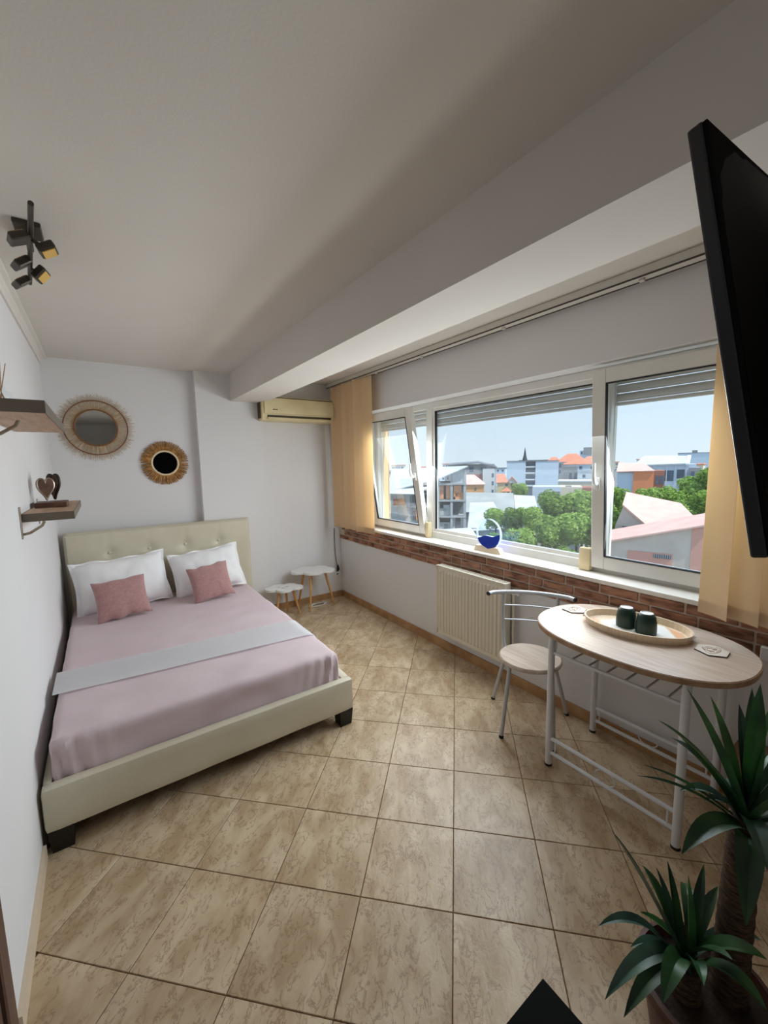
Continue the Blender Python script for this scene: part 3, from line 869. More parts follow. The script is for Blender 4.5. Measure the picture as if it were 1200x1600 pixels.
# tray, cups, coasters
tr = thing('tray', 'oval pale wood tray on the table', 'tray', (2.315, 0.825, TZ))
trot = R(12)
def ov2(a, b_, n=48):
    c_, s_ = cos(trot), sin(trot)
    return [(2.315 + x*c_ - y*s_, 0.825 + x*s_ + y*c_) for x, y in oval(a, b_, n, 2.0)]
part('base', 'tray_wood', tr, prism, ov2(0.142, 0.212), TZ + 0.001, TZ + 0.007)
bm = new_bm()
o1, o2, i1, i2 = ov2(0.141, 0.211), ov2(0.150, 0.220), ov2(0.134, 0.204), ov2(0.143, 0.213)
n = len(o1)
A = [bm.verts.new((x, y, TZ + 0.001)) for x, y in o1]; B = [bm.verts.new((x, y, TZ + 0.036)) for x, y in o2]
Cc = [bm.verts.new((x, y, TZ + 0.036)) for x, y in i2]; D = [bm.verts.new((x, y, TZ + 0.007)) for x, y in i1]
for k in range(n):
    q = (k+1) % n
    bm.faces.new((A[k], A[q], B[q], B[k])); bm.faces.new((B[k], B[q], Cc[q], Cc[k])); bm.faces.new((Cc[k], Cc[q], D[q], D[k])); bm.faces.new((D[k], D[q], A[q], A[k]))
obj('rim', bm, 'tray_wood', tr, True)
def trp(x, y): return (2.315 + x*cos(trot) - y*sin(trot), 0.825 + x*sin(trot) + y*cos(trot))
part('printed_panel', 'tray_white', tr, prism, [trp(-0.118, -0.06), trp(-0.02, -0.16), trp(0.10, -0.10), trp(0.115, 0.04), trp(0.0, 0.15), trp(-0.09, 0.10)], TZ + 0.007, TZ + 0.0078)
part('printed_panel', 'tray_peach', tr, prism, [trp(-0.10, 0.105), trp(-0.0, 0.16), trp(0.02, 0.19), trp(-0.05, 0.175), trp(-0.09, 0.14)], TZ + 0.007, TZ + 0.0077)
part('printed_panel', 'tray_peach', tr, prism, [trp(-0.02, -0.168), trp(0.09, -0.115), trp(0.06, -0.17), trp(0.02, -0.19)], TZ + 0.007, TZ + 0.0077)
for y in (-0.2185, 0.2185):
    x_, y_ = trp(0.0, y)
    part('handle_hole', 'tray_white', tr, box, (x_ - 0.022, y_ - 0.005, TZ + 0.014), (x_ + 0.022, y_ + 0.005, TZ + 0.026), 0.004, 1)
for (cx, cy, lab) in ((2.305, 0.862, 'dark green upturned cup on the tray farther from the plant'), (2.297, 0.772, 'dark green upturned cup on the tray nearer the plant')):
    cp = thing('cup', lab, 'cup', (cx, cy, TZ + 0.0078), group='green cups on the tray')
    part('body', 'cup_green', cp, lathe, [(0.0, 0.006), (0.036, 0.006), (0.0375, 0.0), (0.041, 0.0), (0.0425, 0.012), (0.041, 0.05), (0.036, 0.078), (0.028, 0.090), (0.024, 0.092)], 28, (cx, cy, TZ + 0.008), smooth=True)
    part('foot_ring', 'cup_base', cp, lathe, [(0.0, 0.0905), (0.022, 0.0905), (0.0235, 0.094), (0.026, 0.093), (0.0265, 0.090)], 28, (cx, cy, TZ + 0.008), smooth=True)
for (cx, cy, rot, lab) in ((2.335, 1.135, 0.3, 'hexagonal coaster on the table between tray and chair'), (2.325, 0.535, 0.1, 'hexagonal coaster with brown drawing on the table end nearest the plant')):
    co = thing('coaster', lab, 'coaster', (cx, cy, TZ + 0.0005), group='hexagonal coasters')
    hx = lambda r: [(cx + r*cos(rot + pi/3*k), cy + r*sin(rot + pi/3*k)) for k in range(6)]
    part('cork_base', 'coaster_edge', co, prism, hx(0.062), TZ + 0.0005, TZ + 0.004)
    part('face', 'coaster_top', co, prism, hx(0.0605), TZ + 0.004, TZ + 0.0055)
    bm = new_bm()
    for q in range(4):
        a0 = rnd.uniform(0, 6); rr = 0.012 + 0.007*q
        tube(bm, [(cx + rr*cos(a0 + t)*1.1 + 0.006*sin(3*t), cy + rr*sin(a0 + t)*0.9 + 0.006*cos(2*t), TZ + 0.0056) for t in [k*0.42 for k in range(13)]], 0.0011, 4)
    obj('line_drawing', bm, 'coaster_line', co)
tag(obj('power_strip', box(new_bm(), (2.560, 0.385, 0.70), (2.588, 0.435, 0.76), 0.004, 1), 'plastic_white', origin=(2.575, 0.41, 0.70)), 'white socket block on the brick strip past the table end', 'socket')

# ------------------------------------------------------------------ chair beside the radiator
ch = thing('dining_chair', 'metal chair with round oak seat between radiator and table', 'chair', (2.25, 1.34, 0))
def lz(bm, r, z0, z1): lathe(bm, [(0, z0), (r - 0.012, z0), (r - 0.003, z0 + 0.006), (r, z0 + 0.014), (r - 0.002, z1 - 0.006), (r - 0.008, z1), (0, z1)], 40, (2.25, 1.34, 0))
part('seat', 'oak_laminate', ch, lz, 0.172, 0.425, 0.452, smooth=True)
bw = V((0.79, 0.61, 0)).normalized(); sd = V((0.61, -0.79, 0)).normalized(); cc = V((2.25, 1.34, 0))
def W(s_, b_, z): return tuple(cc + sd*s_ + bw*b_ + V((0, 0, z)))
for foot, top in (((2.064, 1.386, 0), W(-0.11, -0.10, 0.42)), ((2.19, 1.14, 0), W(0.11, -0.10, 0.42)), ((2.332, 1.670, 0), W(-0.13, 0.09, 0.42)), ((2.557, 1.282, 0), W(0.13, 0.09, 0.42))):
    f_, t_ = V(foot), V(top)
    k_ = f_.lerp(t_, 0.86)
    lg = part('leg', 'grey_metal', ch, tube, [tuple(f_), tuple(k_), tuple(k_.lerp(t_, 0.6) + V((0, 0, 0.006))), tuple(t_)], 0.0115, 10, smooth=True)
    part('foot_cap', 'black_rubber', lg, tube, [tuple(f_), tuple(f_.lerp(t_, 0.04))], 0.0128, 10)
part('seat_frame', 'grey_metal', ch, tube, [W(0.125*cos(2*pi*k/24), 0.11*sin(2*pi*k/24), 0.416) for k in range(24)], 0.009, 8, True, True, smooth=True)
ups = [(-0.155, 0.148), (0.155, 0.148)]
for s_, b_ in ups:
    part('upright', 'grey_metal', ch, tube, [W(s_*0.86, 0.105, 0.412), W(s_*0.95, 0.135, 0.46), W(s_, b_, 0.58), W(s_, b_ + 0.008, 0.765)], 0.011, 10, smooth=True)
tb_pts = []
for k in range(17):
    t = -1 + 2*k/16
    tb_pts.append(W(0.24*t, 0.172 - 0.055*t*t - (0.02 if abs(t) > 0.9 else 0), 0.772))
tbar = part('top_rail', 'grey_metal', ch, tube, tb_pts, 0.0125, 10, smooth=True)
for e_ in (0, -1):
    p0 = V(tb_pts[e_]); p1 = V(tb_pts[1 if e_ == 0 else -2]); d_ = (p0 - p1).normalized()
    part('end_plug', 'black_rubber', tbar, tube, [tuple(p0 - d_*0.004), tuple(p0 + d_*0.004)], 0.0128, 10)
for z in (0.60, 0.69):
    part('back_rod', 'grey_metal', ch, tube, [W(-0.155, 0.15, z), W(-0.05, 0.165, z), W(0.05, 0.165, z), W(0.155, 0.15, z)], 0.005, 8, smooth=True)

# ------------------------------------------------------------------ cloud stools
def cloud(L, Wd, rot, c, n=120):
    circ = [(-0.31*L, 0.0, 0.19*L), (0.0, -0.12*L, 0.215*L), (0.31*L, -0.01*L, 0.19*L), (-0.15*L, 0.17*L, 0.19*L), (0.17*L, 0.16*L, 0.19*L)]
    out = []
    for k in range(n):
        t = 2*pi*k/n; d = V((cos(t), sin(t))); best = 0.03
        for (x, y, r) in circ:
            b_ = d.x*x + d.y*y; q = b_*b_ - (x*x + y*y - r*r)
            if q > 0: best = max(best, b_ + math.sqrt(q))
        px, py = d.x*best, d.y*best
        out.append((c[0] + px*cos(rot) - py*sin(rot), c[1] + px*sin(rot) + py*cos(rot)))
    return out
def cloud_stool(c, z, L, Wd, rot, feet, label, face):
    t = thing('cloud_stool', label, 'stool', (c[0], c[1], 0), group='cloud stools in the alcove')
    part('seat', 'stool_white', t, prism, cloud(L, Wd, rot, c), z - 0.022, z, 0.004, smooth=True)
    for fx, fy in feet:
        f_ = V((fx, fy, 0)); top = V((c[0], c[1], z - 0.018)).lerp(V((fx, fy, z - 0.018)), 0.55)
        part('leg', 'beech', t, tube, [tuple(f_), tuple(top)], [0.009, 0.0155], 12, smooth=True)
    if face:
        bm = new_bm()
        def q(u, v): return (c[0] + u*cos(rot) - v*sin(rot), c[1] + u*sin(rot) + v*cos(rot), z + 0.001)
        for ux in (-0.05, 0.03): tube(bm, [q(ux + 0.014*cos(a), 0.02 + 0.008*sin(a)) for a in [pi + k*pi/6 for k in range(7)]], 0.0016, 5)
        tube(bm, [q(-0.01 + 0.016*cos(a), -0.02 + 0.01*sin(a)) for a in [pi + k*pi/6 for k in range(7)]], 0.0016, 5)
        obj('drawn_face', bm, 'dark_line', t)
    return t
cloud_stool((2.125, 3.97), 0.435, 0.47, 0.28, R(-24), [(2.362, 3.945), (2.04, 3.885), (2.0, 4.12)], 'larger white cloud stool with wooden legs in the alcove corner', False)
cloud_stool((1.785, 3.95), 0.31, 0.385, 0.24, R(-18), [(1.935, 3.92), (1.86, 4.07), (1.68, 3.93)], 'smaller white cloud stool with drawn face beside the headboard', True)

# ------------------------------------------------------------------ round mirrors
def on_wall(bm, c):      # lathe axis z -> facing the room (-y)
    bmesh.ops.rotate(bm, verts=bm.verts[:], cent=(0, 0, 0), matrix=Matrix.Rotation(R(90), 3, 'X'))
    bmesh.ops.translate(bm, verts=bm.verts[:], vec=c)
    return bm
WB = 4.22
m1 = thing('sunburst_mirror', 'large round mirror framed with pale rattan rays', 'mirror', (0.325, WB, 1.91))
c1 = (0.325, WB, 1.91)
obj('mirror_glass', on_wall(lathe(new_bm(), [(0, 0.016), (0.142, 0.016), (0.142, 0.004), (0, 0.004)], 48), c1), 'mirror_glass', m1)
for r_, w_ in ((0.148, 0.006), (0.222, 0.0045)):
    obj('hoop', on_wall(tube(new_bm(), [(r_*cos(2*pi*k/64), r_*sin(2*pi*k/64), 0.018) for k in range(64)], w_, 8, True, True), c1), 'rattan_brown', m1, True)
ray_me = {}
for k in range(120):
    kind = k % 5; L = (0.268, 0.252, 0.282, 0.258, 0.272)[kind]
    if kind not in ray_me:
        b2 = tube(new_bm(), [(0.146, 0, 0.012), (L, 0.001, 0.012)], [0.0030, 0.0020], 5)
        on_wall(b2, (0, 0, 0)); me = bpy.data.meshes.new('ray'); b2.to_mesh(me); b2.free(); me.materials.append(MATS['rattan_pale']); ray_me[kind] = me
    o = link('ray', ray_me[kind], None, m1); o.rotation_euler = (0, 2*pi*k/120 + rnd.uniform(-0.012, 0.012), 0)
m2 = thing('seagrass_mirror', 'small round dark mirror with thick seagrass fringe', 'mirror', (0.815, WB, 1.61))
c2_ = (0.815, WB, 1.61)
obj('mirror_glass', on_wall(lathe(new_bm(), [(0, 0.020), (0.102, 0.020), (0.102, 0.006), (0, 0.006)], 40), c2_), 'mirror_dark', m2)
obj('inner_rim', on_wall(tube(new_bm(), [(0.107*cos(2*pi*k/48), 0.107*sin(2*pi*k/48), 0.020) for k in range(48)], 0.0085, 8, True, True), c2_), 'cream_rim', m2, True)
st_me = []
for kind in range(5):
    b2 = new_bm(); L = (0.192, 0.186, 0.198, 0.189, 0.195)[kind]
    tube(b2, [(0.110, 0, 0.016), (0.150, 0.002*(kind - 2), 0.021), (L, 0.003*(kind - 2), 0.013)], [0.0055, 0.0062, 0.0048], 5)
    on_wall(b2, (0, 0, 0)); me = bpy.data.meshes.new('strand'); b2.to_mesh(me); b2.free(); me.materials.append(MATS['seagrass']); st_me.append(me)
for k in range(104):
    o = link('strand', st_me[(k*3) % 5], None, m2); o.rotation_euler = (0, 2*pi*k/104 + rnd.uniform(-0.015, 0.015), 0)

# ------------------------------------------------------------------ wall shelves, heart sculpture, reed diffuser
def wall_shelf(y0, y1, z0, z1, dx, label, ybs):
    t = thing('wall_shelf', label, 'shelf', (0, (y0 + y1)/2, z0), group='wall shelves')
    part('board', 'shelf_wood', t, box, (0.002, y0, z0), (dx, y1, z1), 0.002, 1)
    part('end_strip', 'shelf_edge', t, box, (0.002, y0 - 0.002, z0 - 0.0005), (dx + 0.0005, y0, z1 + 0.0005))
    part('front_strip', 'shelf_edge', t, box, (dx, y0, z0 - 0.0005), (dx + 0.002, y1, z1 + 0.0005))
    for yb in ybs:
        br = part('bracket', 'bracket_metal', t, box, (0.0, yb - 0.016, z0 - 0.075), (0.004, yb + 0.016, z1 + 0.035), 0.001, 1)
        part('bracket_arm', 'bracket_metal', br, tube, [(0.004, yb, z0 - 0.055), (0.03, yb, z0 - 0.05), (0.075, yb, z0 - 0.02), (0.085, yb, z0)], 0.006, 8, smooth=True)
    return t
wall_shelf(1.745, 2.62, 1.75, 1.79, 0.185, 'upper wooden wall shelf near the spotlight bar', (2.03,))
wall_shelf(2.47, 3.32, 1.328, 1.365, 0.196, 'lower wooden wall shelf above the bed carrying the heart sculpture', (2.452, 3.1))
hs_ = thing('heart_sculpture', 'pair of pewter and walnut hearts on a small base on the lower shelf', 'sculpture', (0.085, 2.88, 1.365))
part('base', 'dark_walnut', hs_, box, (0.018, 2.80, 1.365), (0.155, 2.98, 1.392), 0.004, 2)
def heart_pts(n, s):
    out = []
    for k in range(n):
        t = 2*pi*k/n
        out.append((s*16*sin(t)**3/16, s*(13*cos(t) - 5*cos(2*t) - 2*cos(3*t) - cos(4*t))/16))
    return out
def heart(bm, c, s, rot, th, tall):
    p_ = [(x, z*tall) for x, z in heart_pts(40, s)]
    f_ = lambda x, y, z: (c[0] + x*cos(rot) - y*sin(rot), c[1] + x*sin(rot) + y*cos(rot), c[2] + z)
    a = [bm.verts.new(f_(x, -th/2, z)) for x, z in p_]; b_ = [bm.verts.new(f_(x, th/2, z)) for x, z in p_]
    bm.faces.new(a); bm.faces.new(b_[::-1])
    for k in range(40): bm.faces.new((a[k], a[(k+1) % 40], b_[(k+1) % 40], b_[k]))
def heart_rim(bm, c, s, rot, r, tall):
    f_ = lambda x, z: (c[0] + x*cos(rot), c[1] + x*sin(rot), c[2] + z)
    tube(bm, [f_(x, z*tall) for x, z in heart_pts(40, s)], r, 6, True, True)
part('rear_heart', 'dark_walnut', hs_, heart, (0.098, 2.93, 1.484), 0.034, R(-40), 0.024, 2.1, smooth=True)
part('front_heart', 'dark_walnut', hs_, heart, (0.068, 2.86, 1.472), 0.035, R(20), 0.012, 1.75, smooth=True)
part('heart_rim', 'pewter', hs_, heart_rim, (0.068, 2.86, 1.472), 0.036, R(20), 0.0065, 1.75, smooth=True)
part('heart_rim', 'dark_bronze', hs_, heart_rim, (0.098, 2.93, 1.484), 0.035, R(-40), 0.008, 2.1, smooth=True)
rd = thing('reed_diffuser', 'reed diffuser with thin sticks on the upper shelf', 'diffuser', (0.055, 1.97, 1.79))
part('bottle', 'clear_acrylic', rd, lathe, [(0, 0.001), (0.026, 0.001), (0.028, 0.006), (0.028, 0.05), (0.012, 0.058), (0.012, 0.07), (0.014, 0.072)], 24, (0.055, 1.97, 1.79), smooth=True)
for (dx, dy) in ((0.02, 0.0), (-0.02, 0.01), (0.0, 0.03), (-0.015, -0.025), (0.008, -0.02), (-0.03, 0.02)):
    part('reed', 'shelf_wood', rd, tube, [(0.055 - dx*0.5, 1.97 - dy*0.5, 1.793), (0.055 + dx, 1.97 + dy, 1.94)], 0.0016, 5)

# ------------------------------------------------------------------ ceiling spotlight bar
lp = thing('spotlight_bar', 'dark metal ceiling spotlight bar with square swivel heads', 'ceiling light', (0.17, 2.03, CZ))
A_, B_ = V((0.212, 1.70, 2.372)), V((0.136, 2.40, 2.372))
part('ceiling_plate', 'lamp_metal', lp, box, (0.135, 1.99, 2.434), (0.215, 2.11, 2.45), 0.003, 1)
part('stem', 'lamp_metal', lp, tube, [(0.175, 2.05, 2.436), (0.175, 2.05, 2.37)], 0.010, 8)
part('bar', 'lamp_metal', lp, tube, [tuple(A_), tuple(B_)], 0.008, 8, smooth=True)
def head(pos, tilt, yaw, amber):
    M = Matrix.Translation(pos) @ Matrix.Rotation(yaw, 4, 'Z') @ Matrix.Rotation(tilt, 4, 'Y')
    b2 = box(new_bm(), (-0.028, -0.034, -0.013), (0.028, 0.034, 0.013), 0.004, 1); bmesh.ops.transform(b2, matrix=M, verts=b2.verts[:])
    h_ = obj('lamp_head', b2, 'lamp_metal', lp)
    b2 = box(new_bm(), (-0.021, -0.027, -0.016), (0.021, 0.027, -0.012)) if amber else box(new_bm(), (-0.021, -0.027, 0.012), (0.021, 0.027, 0.015))
    bmesh.ops.transform(b2, matrix=M, verts=b2.verts[:]); obj('diffuser', b2, 'amber_acrylic', h_)
    q = A_.lerp(B_, min(1, max(0, (pos[1] - 1.70)/0.70)))
    part('swivel', 'lamp_metal', h_, tube, [tuple(q), tuple(V(pos))], 0.007, 6)
head((0.155, 1.915, 2.350), R(-28), R(10), False)
head((0.228, 1.955, 2.350), R(-30), R(-6), True)
head((0.136, 2.145, 2.355), R(-40), R(18), False)
head((0.112, 2.355, 2.355), R(-40), R(20), False)
head((0.186, 2.225, 2.355), R(-50), R(-12), True)

# ------------------------------------------------------------------ television on a wall arm
tv = thing('television', 'black flat television tilted on a wall arm at the right', 'television', (0.99, 0.200, 1.7145))
tv.rotation_euler = (R(-10.5), 0, R(-4))
TW, TH = 0.97, 0.57
part('screen', 'tv_screen', tv, box, (0.012, -0.004, -TH/2 + 0.014), (TW - 0.012, 0.0015, TH/2 - 0.012), local=True)
part('bezel', 'tv_bezel', tv, box, (0.0, -0.018, -TH/2), (TW, 0.0, TH/2), 0.003, 2, local=True)
bm = new_bm(); nx, nz = 24, 16; g_ = []
for k in range(nz + 1):
    row = []
    for i in range(nx + 1):
        u, v = i/nx, k/nz
        x = 0.004 + (TW - 0.008)*u; z = -TH/2 + 0.004 + (TH - 0.008)*v
        a = min(1, min(u, 1-u)/0.22); b_ = min(1, min(v, 1-v)/0.3)
        bulge = 0.045*(a*a*(3-2*a))*(b_*b_*(3-2*b_))
        row.append(bm.verts.new((x, -0.022 - bulge, z)))
    g_.append(row)
for a, b_ in zip(g_, g_[1:]):
    for i in range(nx): bm.faces.new((a[i], a[i+1], b_[i+1], b_[i]))
bmesh.ops.solidify(bm, geom=bm.faces[:], thickness=0.004)
obj('back_cover', bm, 'tv_black', tv, True, True)
part('seam', 'table_black', tv, box, (0.002, -0.0225, -TH/2 + 0.002), (TW - 0.002, -0.0178, TH/2 - 0.002), local=True)
mt = part('wall_mount', 'tv_black', tv, box, (TW/2 - 0.1, -0.085, -0.1), (TW/2 + 0.1, -0.066, 0.1), 0.003, 1, local=True)
part('mount_arm', 'tv_black', mt, tube, [(TW/2, -0.08, 0), (TW/2 + 0.02, -0.17, 0.01), (TW/2 + 0.03, -0.29, 0.045)], 0.016, 8, local=True)

# ------------------------------------------------------------------ black side table (its corner shows at the bottom)
bt = thing('side_table', 'black square side table corner at the bottom of the view', 'table', (0.735, 0.155, 0))
part('table_top', 'table_black', bt, box, (0.46, -0.12, 0.40), (1.01, 0.43, 0.45), 0.001, 1)
for x in (0.462, 0.958):
    for y in (-0.118, 0.378): part('leg', 'table_black', bt, box, (x, y, 0), (x + 0.05, y + 0.05, 0.40))

# ------------------------------------------------------------------ low box behind the plant
cb = thing('storage_box', 'low brown box against the wall past the table end', 'box', (2.49, 0.2, 0))
part('body', 'carton', cb, box, (2.41, -0.06, 0.0), (2.572, 0.47, 0.285), 0.003, 1)
part('lid', 'carton', cb, box, (2.405, -0.065, 0.285), (2.574, 0.475, 0.32), 0.003, 1)

# ------------------------------------------------------------------ sand picture on the sill
sp = thing('liquid_globe', 'round clear frame with deep blue liquid on the window sill', 'ornament', (2.648, 1.99, 0.893))
gc = V((2.648, 1.99, 1.03)); gr = 0.113
def face_x(bm): bmesh.ops.rotate(bm, verts=bm.verts[:], cent=(0, 0, 0), matrix=Matrix.Rotation(R(-90), 3, 'Y')); bmesh.ops.translate(bm, verts=bm.verts[:], vec=gc); return bm
for x in (-0.011, 0.008):
    obj('clear_disc', face_x(lathe(new_bm(), [(0, x), (gr, x), (gr, x + 0.003), (0, x + 0.003)], 48)), 'clear_acrylic', sp)
obj('ring', face_x(lathe(new_bm(), [(gr - 0.003, -0.0115), (gr + 0.001, -0.0115), (gr + 0.001, 0.0115), (gr - 0.003, 0.0115), (gr - 0.003, -0.0115)], 48)), 'acrylic_edge', sp, True)
bm = new_bm(); rr = gr - 0.004; poly = []
wv = lambda t: -0.016 - 0.018*t + 0.006*sin(t*5.0 + 0.4)
for k in range(41):
    t = -1 + 2*k/40; y = t*rr
    if abs(wv(t)) < math.sqrt(max(0, rr*rr - y*y)): poly.append((y, wv(t)))
low = [(rr*cos(a), rr*sin(a)) for a in [-k*pi/60 for k in range(1, 60)]]
low = [(y, z) for y, z in low if z < wv(y/rr) - 0.002]
pl = poly + low
a = [bm.verts.new((gc.x - 0.0075, gc.y + y, gc.z + z)) for y, z in pl]; b_ = [bm.verts.new((gc.x + 0.0075, gc.y + y, gc.z + z)) for y, z in pl]
bm.faces.new(a); bm.faces.new(b_[::-1])
for k in range(len(pl)): q = (k+1) % len(pl); bm.faces.new((a[k], b_[k], b_[q], a[q]))
obj('blue_liquid', bm, 'blue_liquid', sp)
bm = new_bm()
pr_ = [(-0.130, 0.893), (0.130, 0.893), (0.105, 0.935), (0.06, 0.938), (0.0, 0.918), (-0.06, 0.938), (-0.105, 0.935)]
a = [bm.verts.new((gc.x - 0.022, gc.y + y, z)) for y, z in pr_]; b_ = [bm.verts.new((gc.x + 0.022, gc.y + y, z)) for y, z in pr_]
bm.faces.new(a); bm.faces.new(b_[::-1])
for k in range(7): q = (k+1) % 7; bm.faces.new((a[k], b_[k], b_[q], a[q]))
obj('foot', bm, 'globe_foot', sp)

# ------------------------------------------------------------------ yucca in a pot
yc = thing('yucca', 'potted yucca with two leafy crowns in the lower right corner', 'plant', (1.46, 0.27, 0))
PC = (1.465, 0.265, 0)
part('pot', 'pot', yc, lathe, [(0, 0.0), (0.10, 0.0), (0.105, 0.01), (0.135, 0.20), (0.148, 0.205), (0.15, 0.235), (0.138, 0.238), (0.132, 0.205), (0.0, 0.200)], 36, PC, smooth=True)
part('soil', 'soil', yc, lathe, [(0, 0.218), (0.08, 0.214), (0.131, 0.208)], 24, PC)
def trunk(bm, pts, r):
    n_ = 26; out = []; rs = []
    for k in range(n_ + 1):
        t = k/n_*(len(pts) - 1); i = min(int(t), len(pts) - 2); f = t - i
        out.append(V(pts[i]).lerp(V(pts[i+1]), f)); rs.append(r*(1 + 0.07*(k % 2)) * (1.12 - 0.2*k/n_))
    tube(bm, out, rs, 14)
part('trunk', 'bark', yc, trunk, [(1.51, 0.232, 0.20), (1.503, 0.229, 0.45), (1.50, 0.226, 0.72)], 0.034, smooth=True)
part('trunk', 'bark', yc, trunk, [(1.425, 0.295, 0.20), (1.42, 0.294, 0.30)], 0.03, smooth=True)
def leaf(base, tip, w, bulge, m, fold=0.25):
    b0, t0 = V(base), V(tip)
    mid = (b0 + t0)/2 + V((0, 0, bulge))
    n_ = 12; bm = new_bm(); rows = []
    d0 = t0 - b0
    side = d0.cross(V((0, 0, 1)))
    if side.length < 0.02: side = V((0.8, -0.57, 0))
    side.normalize()
    for k in range(n_ + 1):
        t = k/n_
        p = b0*(1-t)**2 + mid*2*t*(1-t) + t0*t*t
        tg = ((mid - b0)*(1-t) + (t0 - mid)*t).normalized()
        up = side.cross(tg).normalized()
        ww = 1.05*w*(0.5 + 0.9*t)*(1 if t < 0.35 else 1)*max(0, 1 - ((t - 0.30)/0.70)**2 if t > 0.30 else 1)
        ww = max(ww, 0.0006)
        rows.append([bm.verts.new(p + side*ww*0.5*s_ + up*abs(s_)*ww*fold) for s_ in (-1, -0.5, 0, 0.5, 1)])
    for a, b_ in zip(rows, rows[1:]):
        for i in range(4): bm.faces.new((a[i], a[i+1], b_[i+1], b_[i]))
    o = obj('leaf', bm, m, yc, True)
    return o
UB = (1.50, 0.226, 0.70)
for tip, w, bu in (((1.36, 0.318, 1.047), 0.042, 0.03), ((1.44, 0.296, 1.01), 0.046, 0.02), ((1.60, 0.257, 0.991), 0.034, 0.02), ((1.55, 0.268, 0.962), 0.032, 0.02),
                   ((1.35, 0.367, 0.947), 0.030, 0.05), ((1.30, 0.385, 0.815), 0.016, 0.06), ((1.35, 0.392, 0.815), 0.016, 0.04), ((1.30, 0.287, 0.691), 0.052, 0.10),
                   ((1.36, 0.184, 0.57), 0.055, 0.14), ((1.40, 0.329, 0.764), 0.034, 0.07), ((1.45, 0.294, 0.737), 0.03, 0.06), ((1.62, 0.221, 0.823), 0.044, 0.06),
                   ((1.35, 0.159, 0.734), 0.046, 0.08), ((1.66, 0.16, 0.95), 0.045, 0.03), ((1.58, 0.12, 1.0), 0.045, 0.03), ((1.70, 0.25, 0.75), 0.045, 0.09),
                   ((1.47, 0.36, 0.86), 0.036, 0.04), ((1.54, 0.40, 0.80), 0.03, 0.06), ((1.66, 0.32, 0.66), 0.042, 0.12), ((1.50, 0.05, 0.80), 0.045, 0.09), ((1.42, 0.10, 0.92), 0.045, 0.05),
                   ((1.62, 0.08, 0.66), 0.045, 0.12), ((1.48, 0.22, 1.06), 0.04, 0.0), ((1.53, 0.20, 1.02), 0.04, 0.0)):
    leaf((UB[0] + rnd.uniform(-0.015, 0.015), UB[1] + rnd.uniform(-0.015, 0.015), UB[2] + rnd.uniform(-0.04, 0.015)), tip, w, bu, 'leaf' if rnd.random() < 0.65 else 'leaf_blue')
LB = (1.42, 0.293, 0.30)
for tip, w, bu in (((1.25, 0.413, 0.678), 0.038, 0.04), ((1.45, 0.36, 0.514), 0.024, 0.02), ((1.42, 0.374, 0.502), 0.026, 0.02), ((1.52, 0.27, 0.475), 0.034, 0.04),
                   ((1.20, 0.409, 0.456), 0.034, 0.13), ((1.18, 0.377, 0.307), 0.046, 0.16), ((1.20, 0.343, 0.284), 0.044, 0.11), ((1.35, 0.379, 0.415), 0.028, 0.04),
                   ((1.30, 0.376, 0.354), 0.03, 0.07), ((1.45, 0.16, 0.441), 0.046, 0.07), ((1.40, 0.145, 0.371), 0.044, 0.09), ((1.25, 0.287, 0.344), 0.05, 0.14),
                   ((1.50, 0.297, 0.528), 0.028, 0.01), ((1.55, 0.187, 0.382), 0.04, 0.09), ((1.46, 0.42, 0.44), 0.03, 0.06), ((1.36, 0.20, 0.47), 0.036, 0.05), ((1.40, 0.30, 0.56), 0.032, 0.0),
                   ((1.58, 0.36, 0.36), 0.036, 0.10), ((1.30, 0.23, 0.42), 0.036, 0.09)):
    leaf((LB[0] + rnd.uniform(-0.015, 0.015), LB[1] + rnd.uniform(-0.015, 0.015), LB[2] + rnd.uniform(-0.02, 0.012)), tip, w, bu, 'leaf' if rnd.random() < 0.5 else 'leaf_blue')

# ------------------------------------------------------------------ the town outside
G = -17.0
mat('asphalt', S(150, 150, 148), 0.9, c2=S(120, 128, 112), scale=0.05)
mat('metal_roof', S(214, 220, 226), 0.45, c2=S(196, 204, 212), scale=0.6)
mat('concrete', S(172, 178, 184), 0.9, c2=S(156, 162, 168), scale=0.5)
mat('concrete_dark', S(104, 110, 118), 0.9)
mat('block_wall', S(188, 194, 200), 0.9, c2=S(172, 178, 184), scale=1.2)
mat('clay_block', S(226, 168, 126), 0.9, c2=S(210, 146, 104), scale=3)
mat('grey_render', S(150, 152, 156), 0.9)
mat('dark_roof', S(134, 140, 146), 0.8)
mat('pale_render', S(206, 210, 212), 0.9)
mat('white_render', S(220, 226, 234), 0.9)
mat('blue_white_render', S(198, 214, 232), 0.9)
mat('peach_render', S(226, 172, 116), 0.9)
mat('pink_sheet_roof', S(232, 192, 180), 0.6, c2=S(222, 180, 168), scale=0.8)
mat('yellow_render', S(228, 208, 160), 0.9)
mat('red_roof', S(220, 148, 120), 0.8, c2=S(206, 132, 106), scale=1.0)  # red lightened towards salmon, distance haze put into the colour
mat('orange_render', S(232, 148, 106), 0.9)
mat('brown_render', S(166, 112, 96), 0.9)
mat('beige_render', S(214, 206, 186), 0.9)
mat('flat_roof', S(176, 180, 180), 0.9, c2=S(160, 166, 164), scale=0.3)
mat('town_glass', S(92, 106, 124), 0.2)
mat('slate_spire', S(58, 68, 80), 0.7)
mat('near_wall', S(206, 194, 184), 0.9, c2=S(194, 182, 172), scale=0.7)
mat('salmon_render', S(208, 158, 144), 0.9)
mat('foliage', S(156, 188, 88), 0.8, c2=S(88, 126, 50), scale=1.6, lo=0.4, hi=0.62, rand=0.15, transl=0.35)
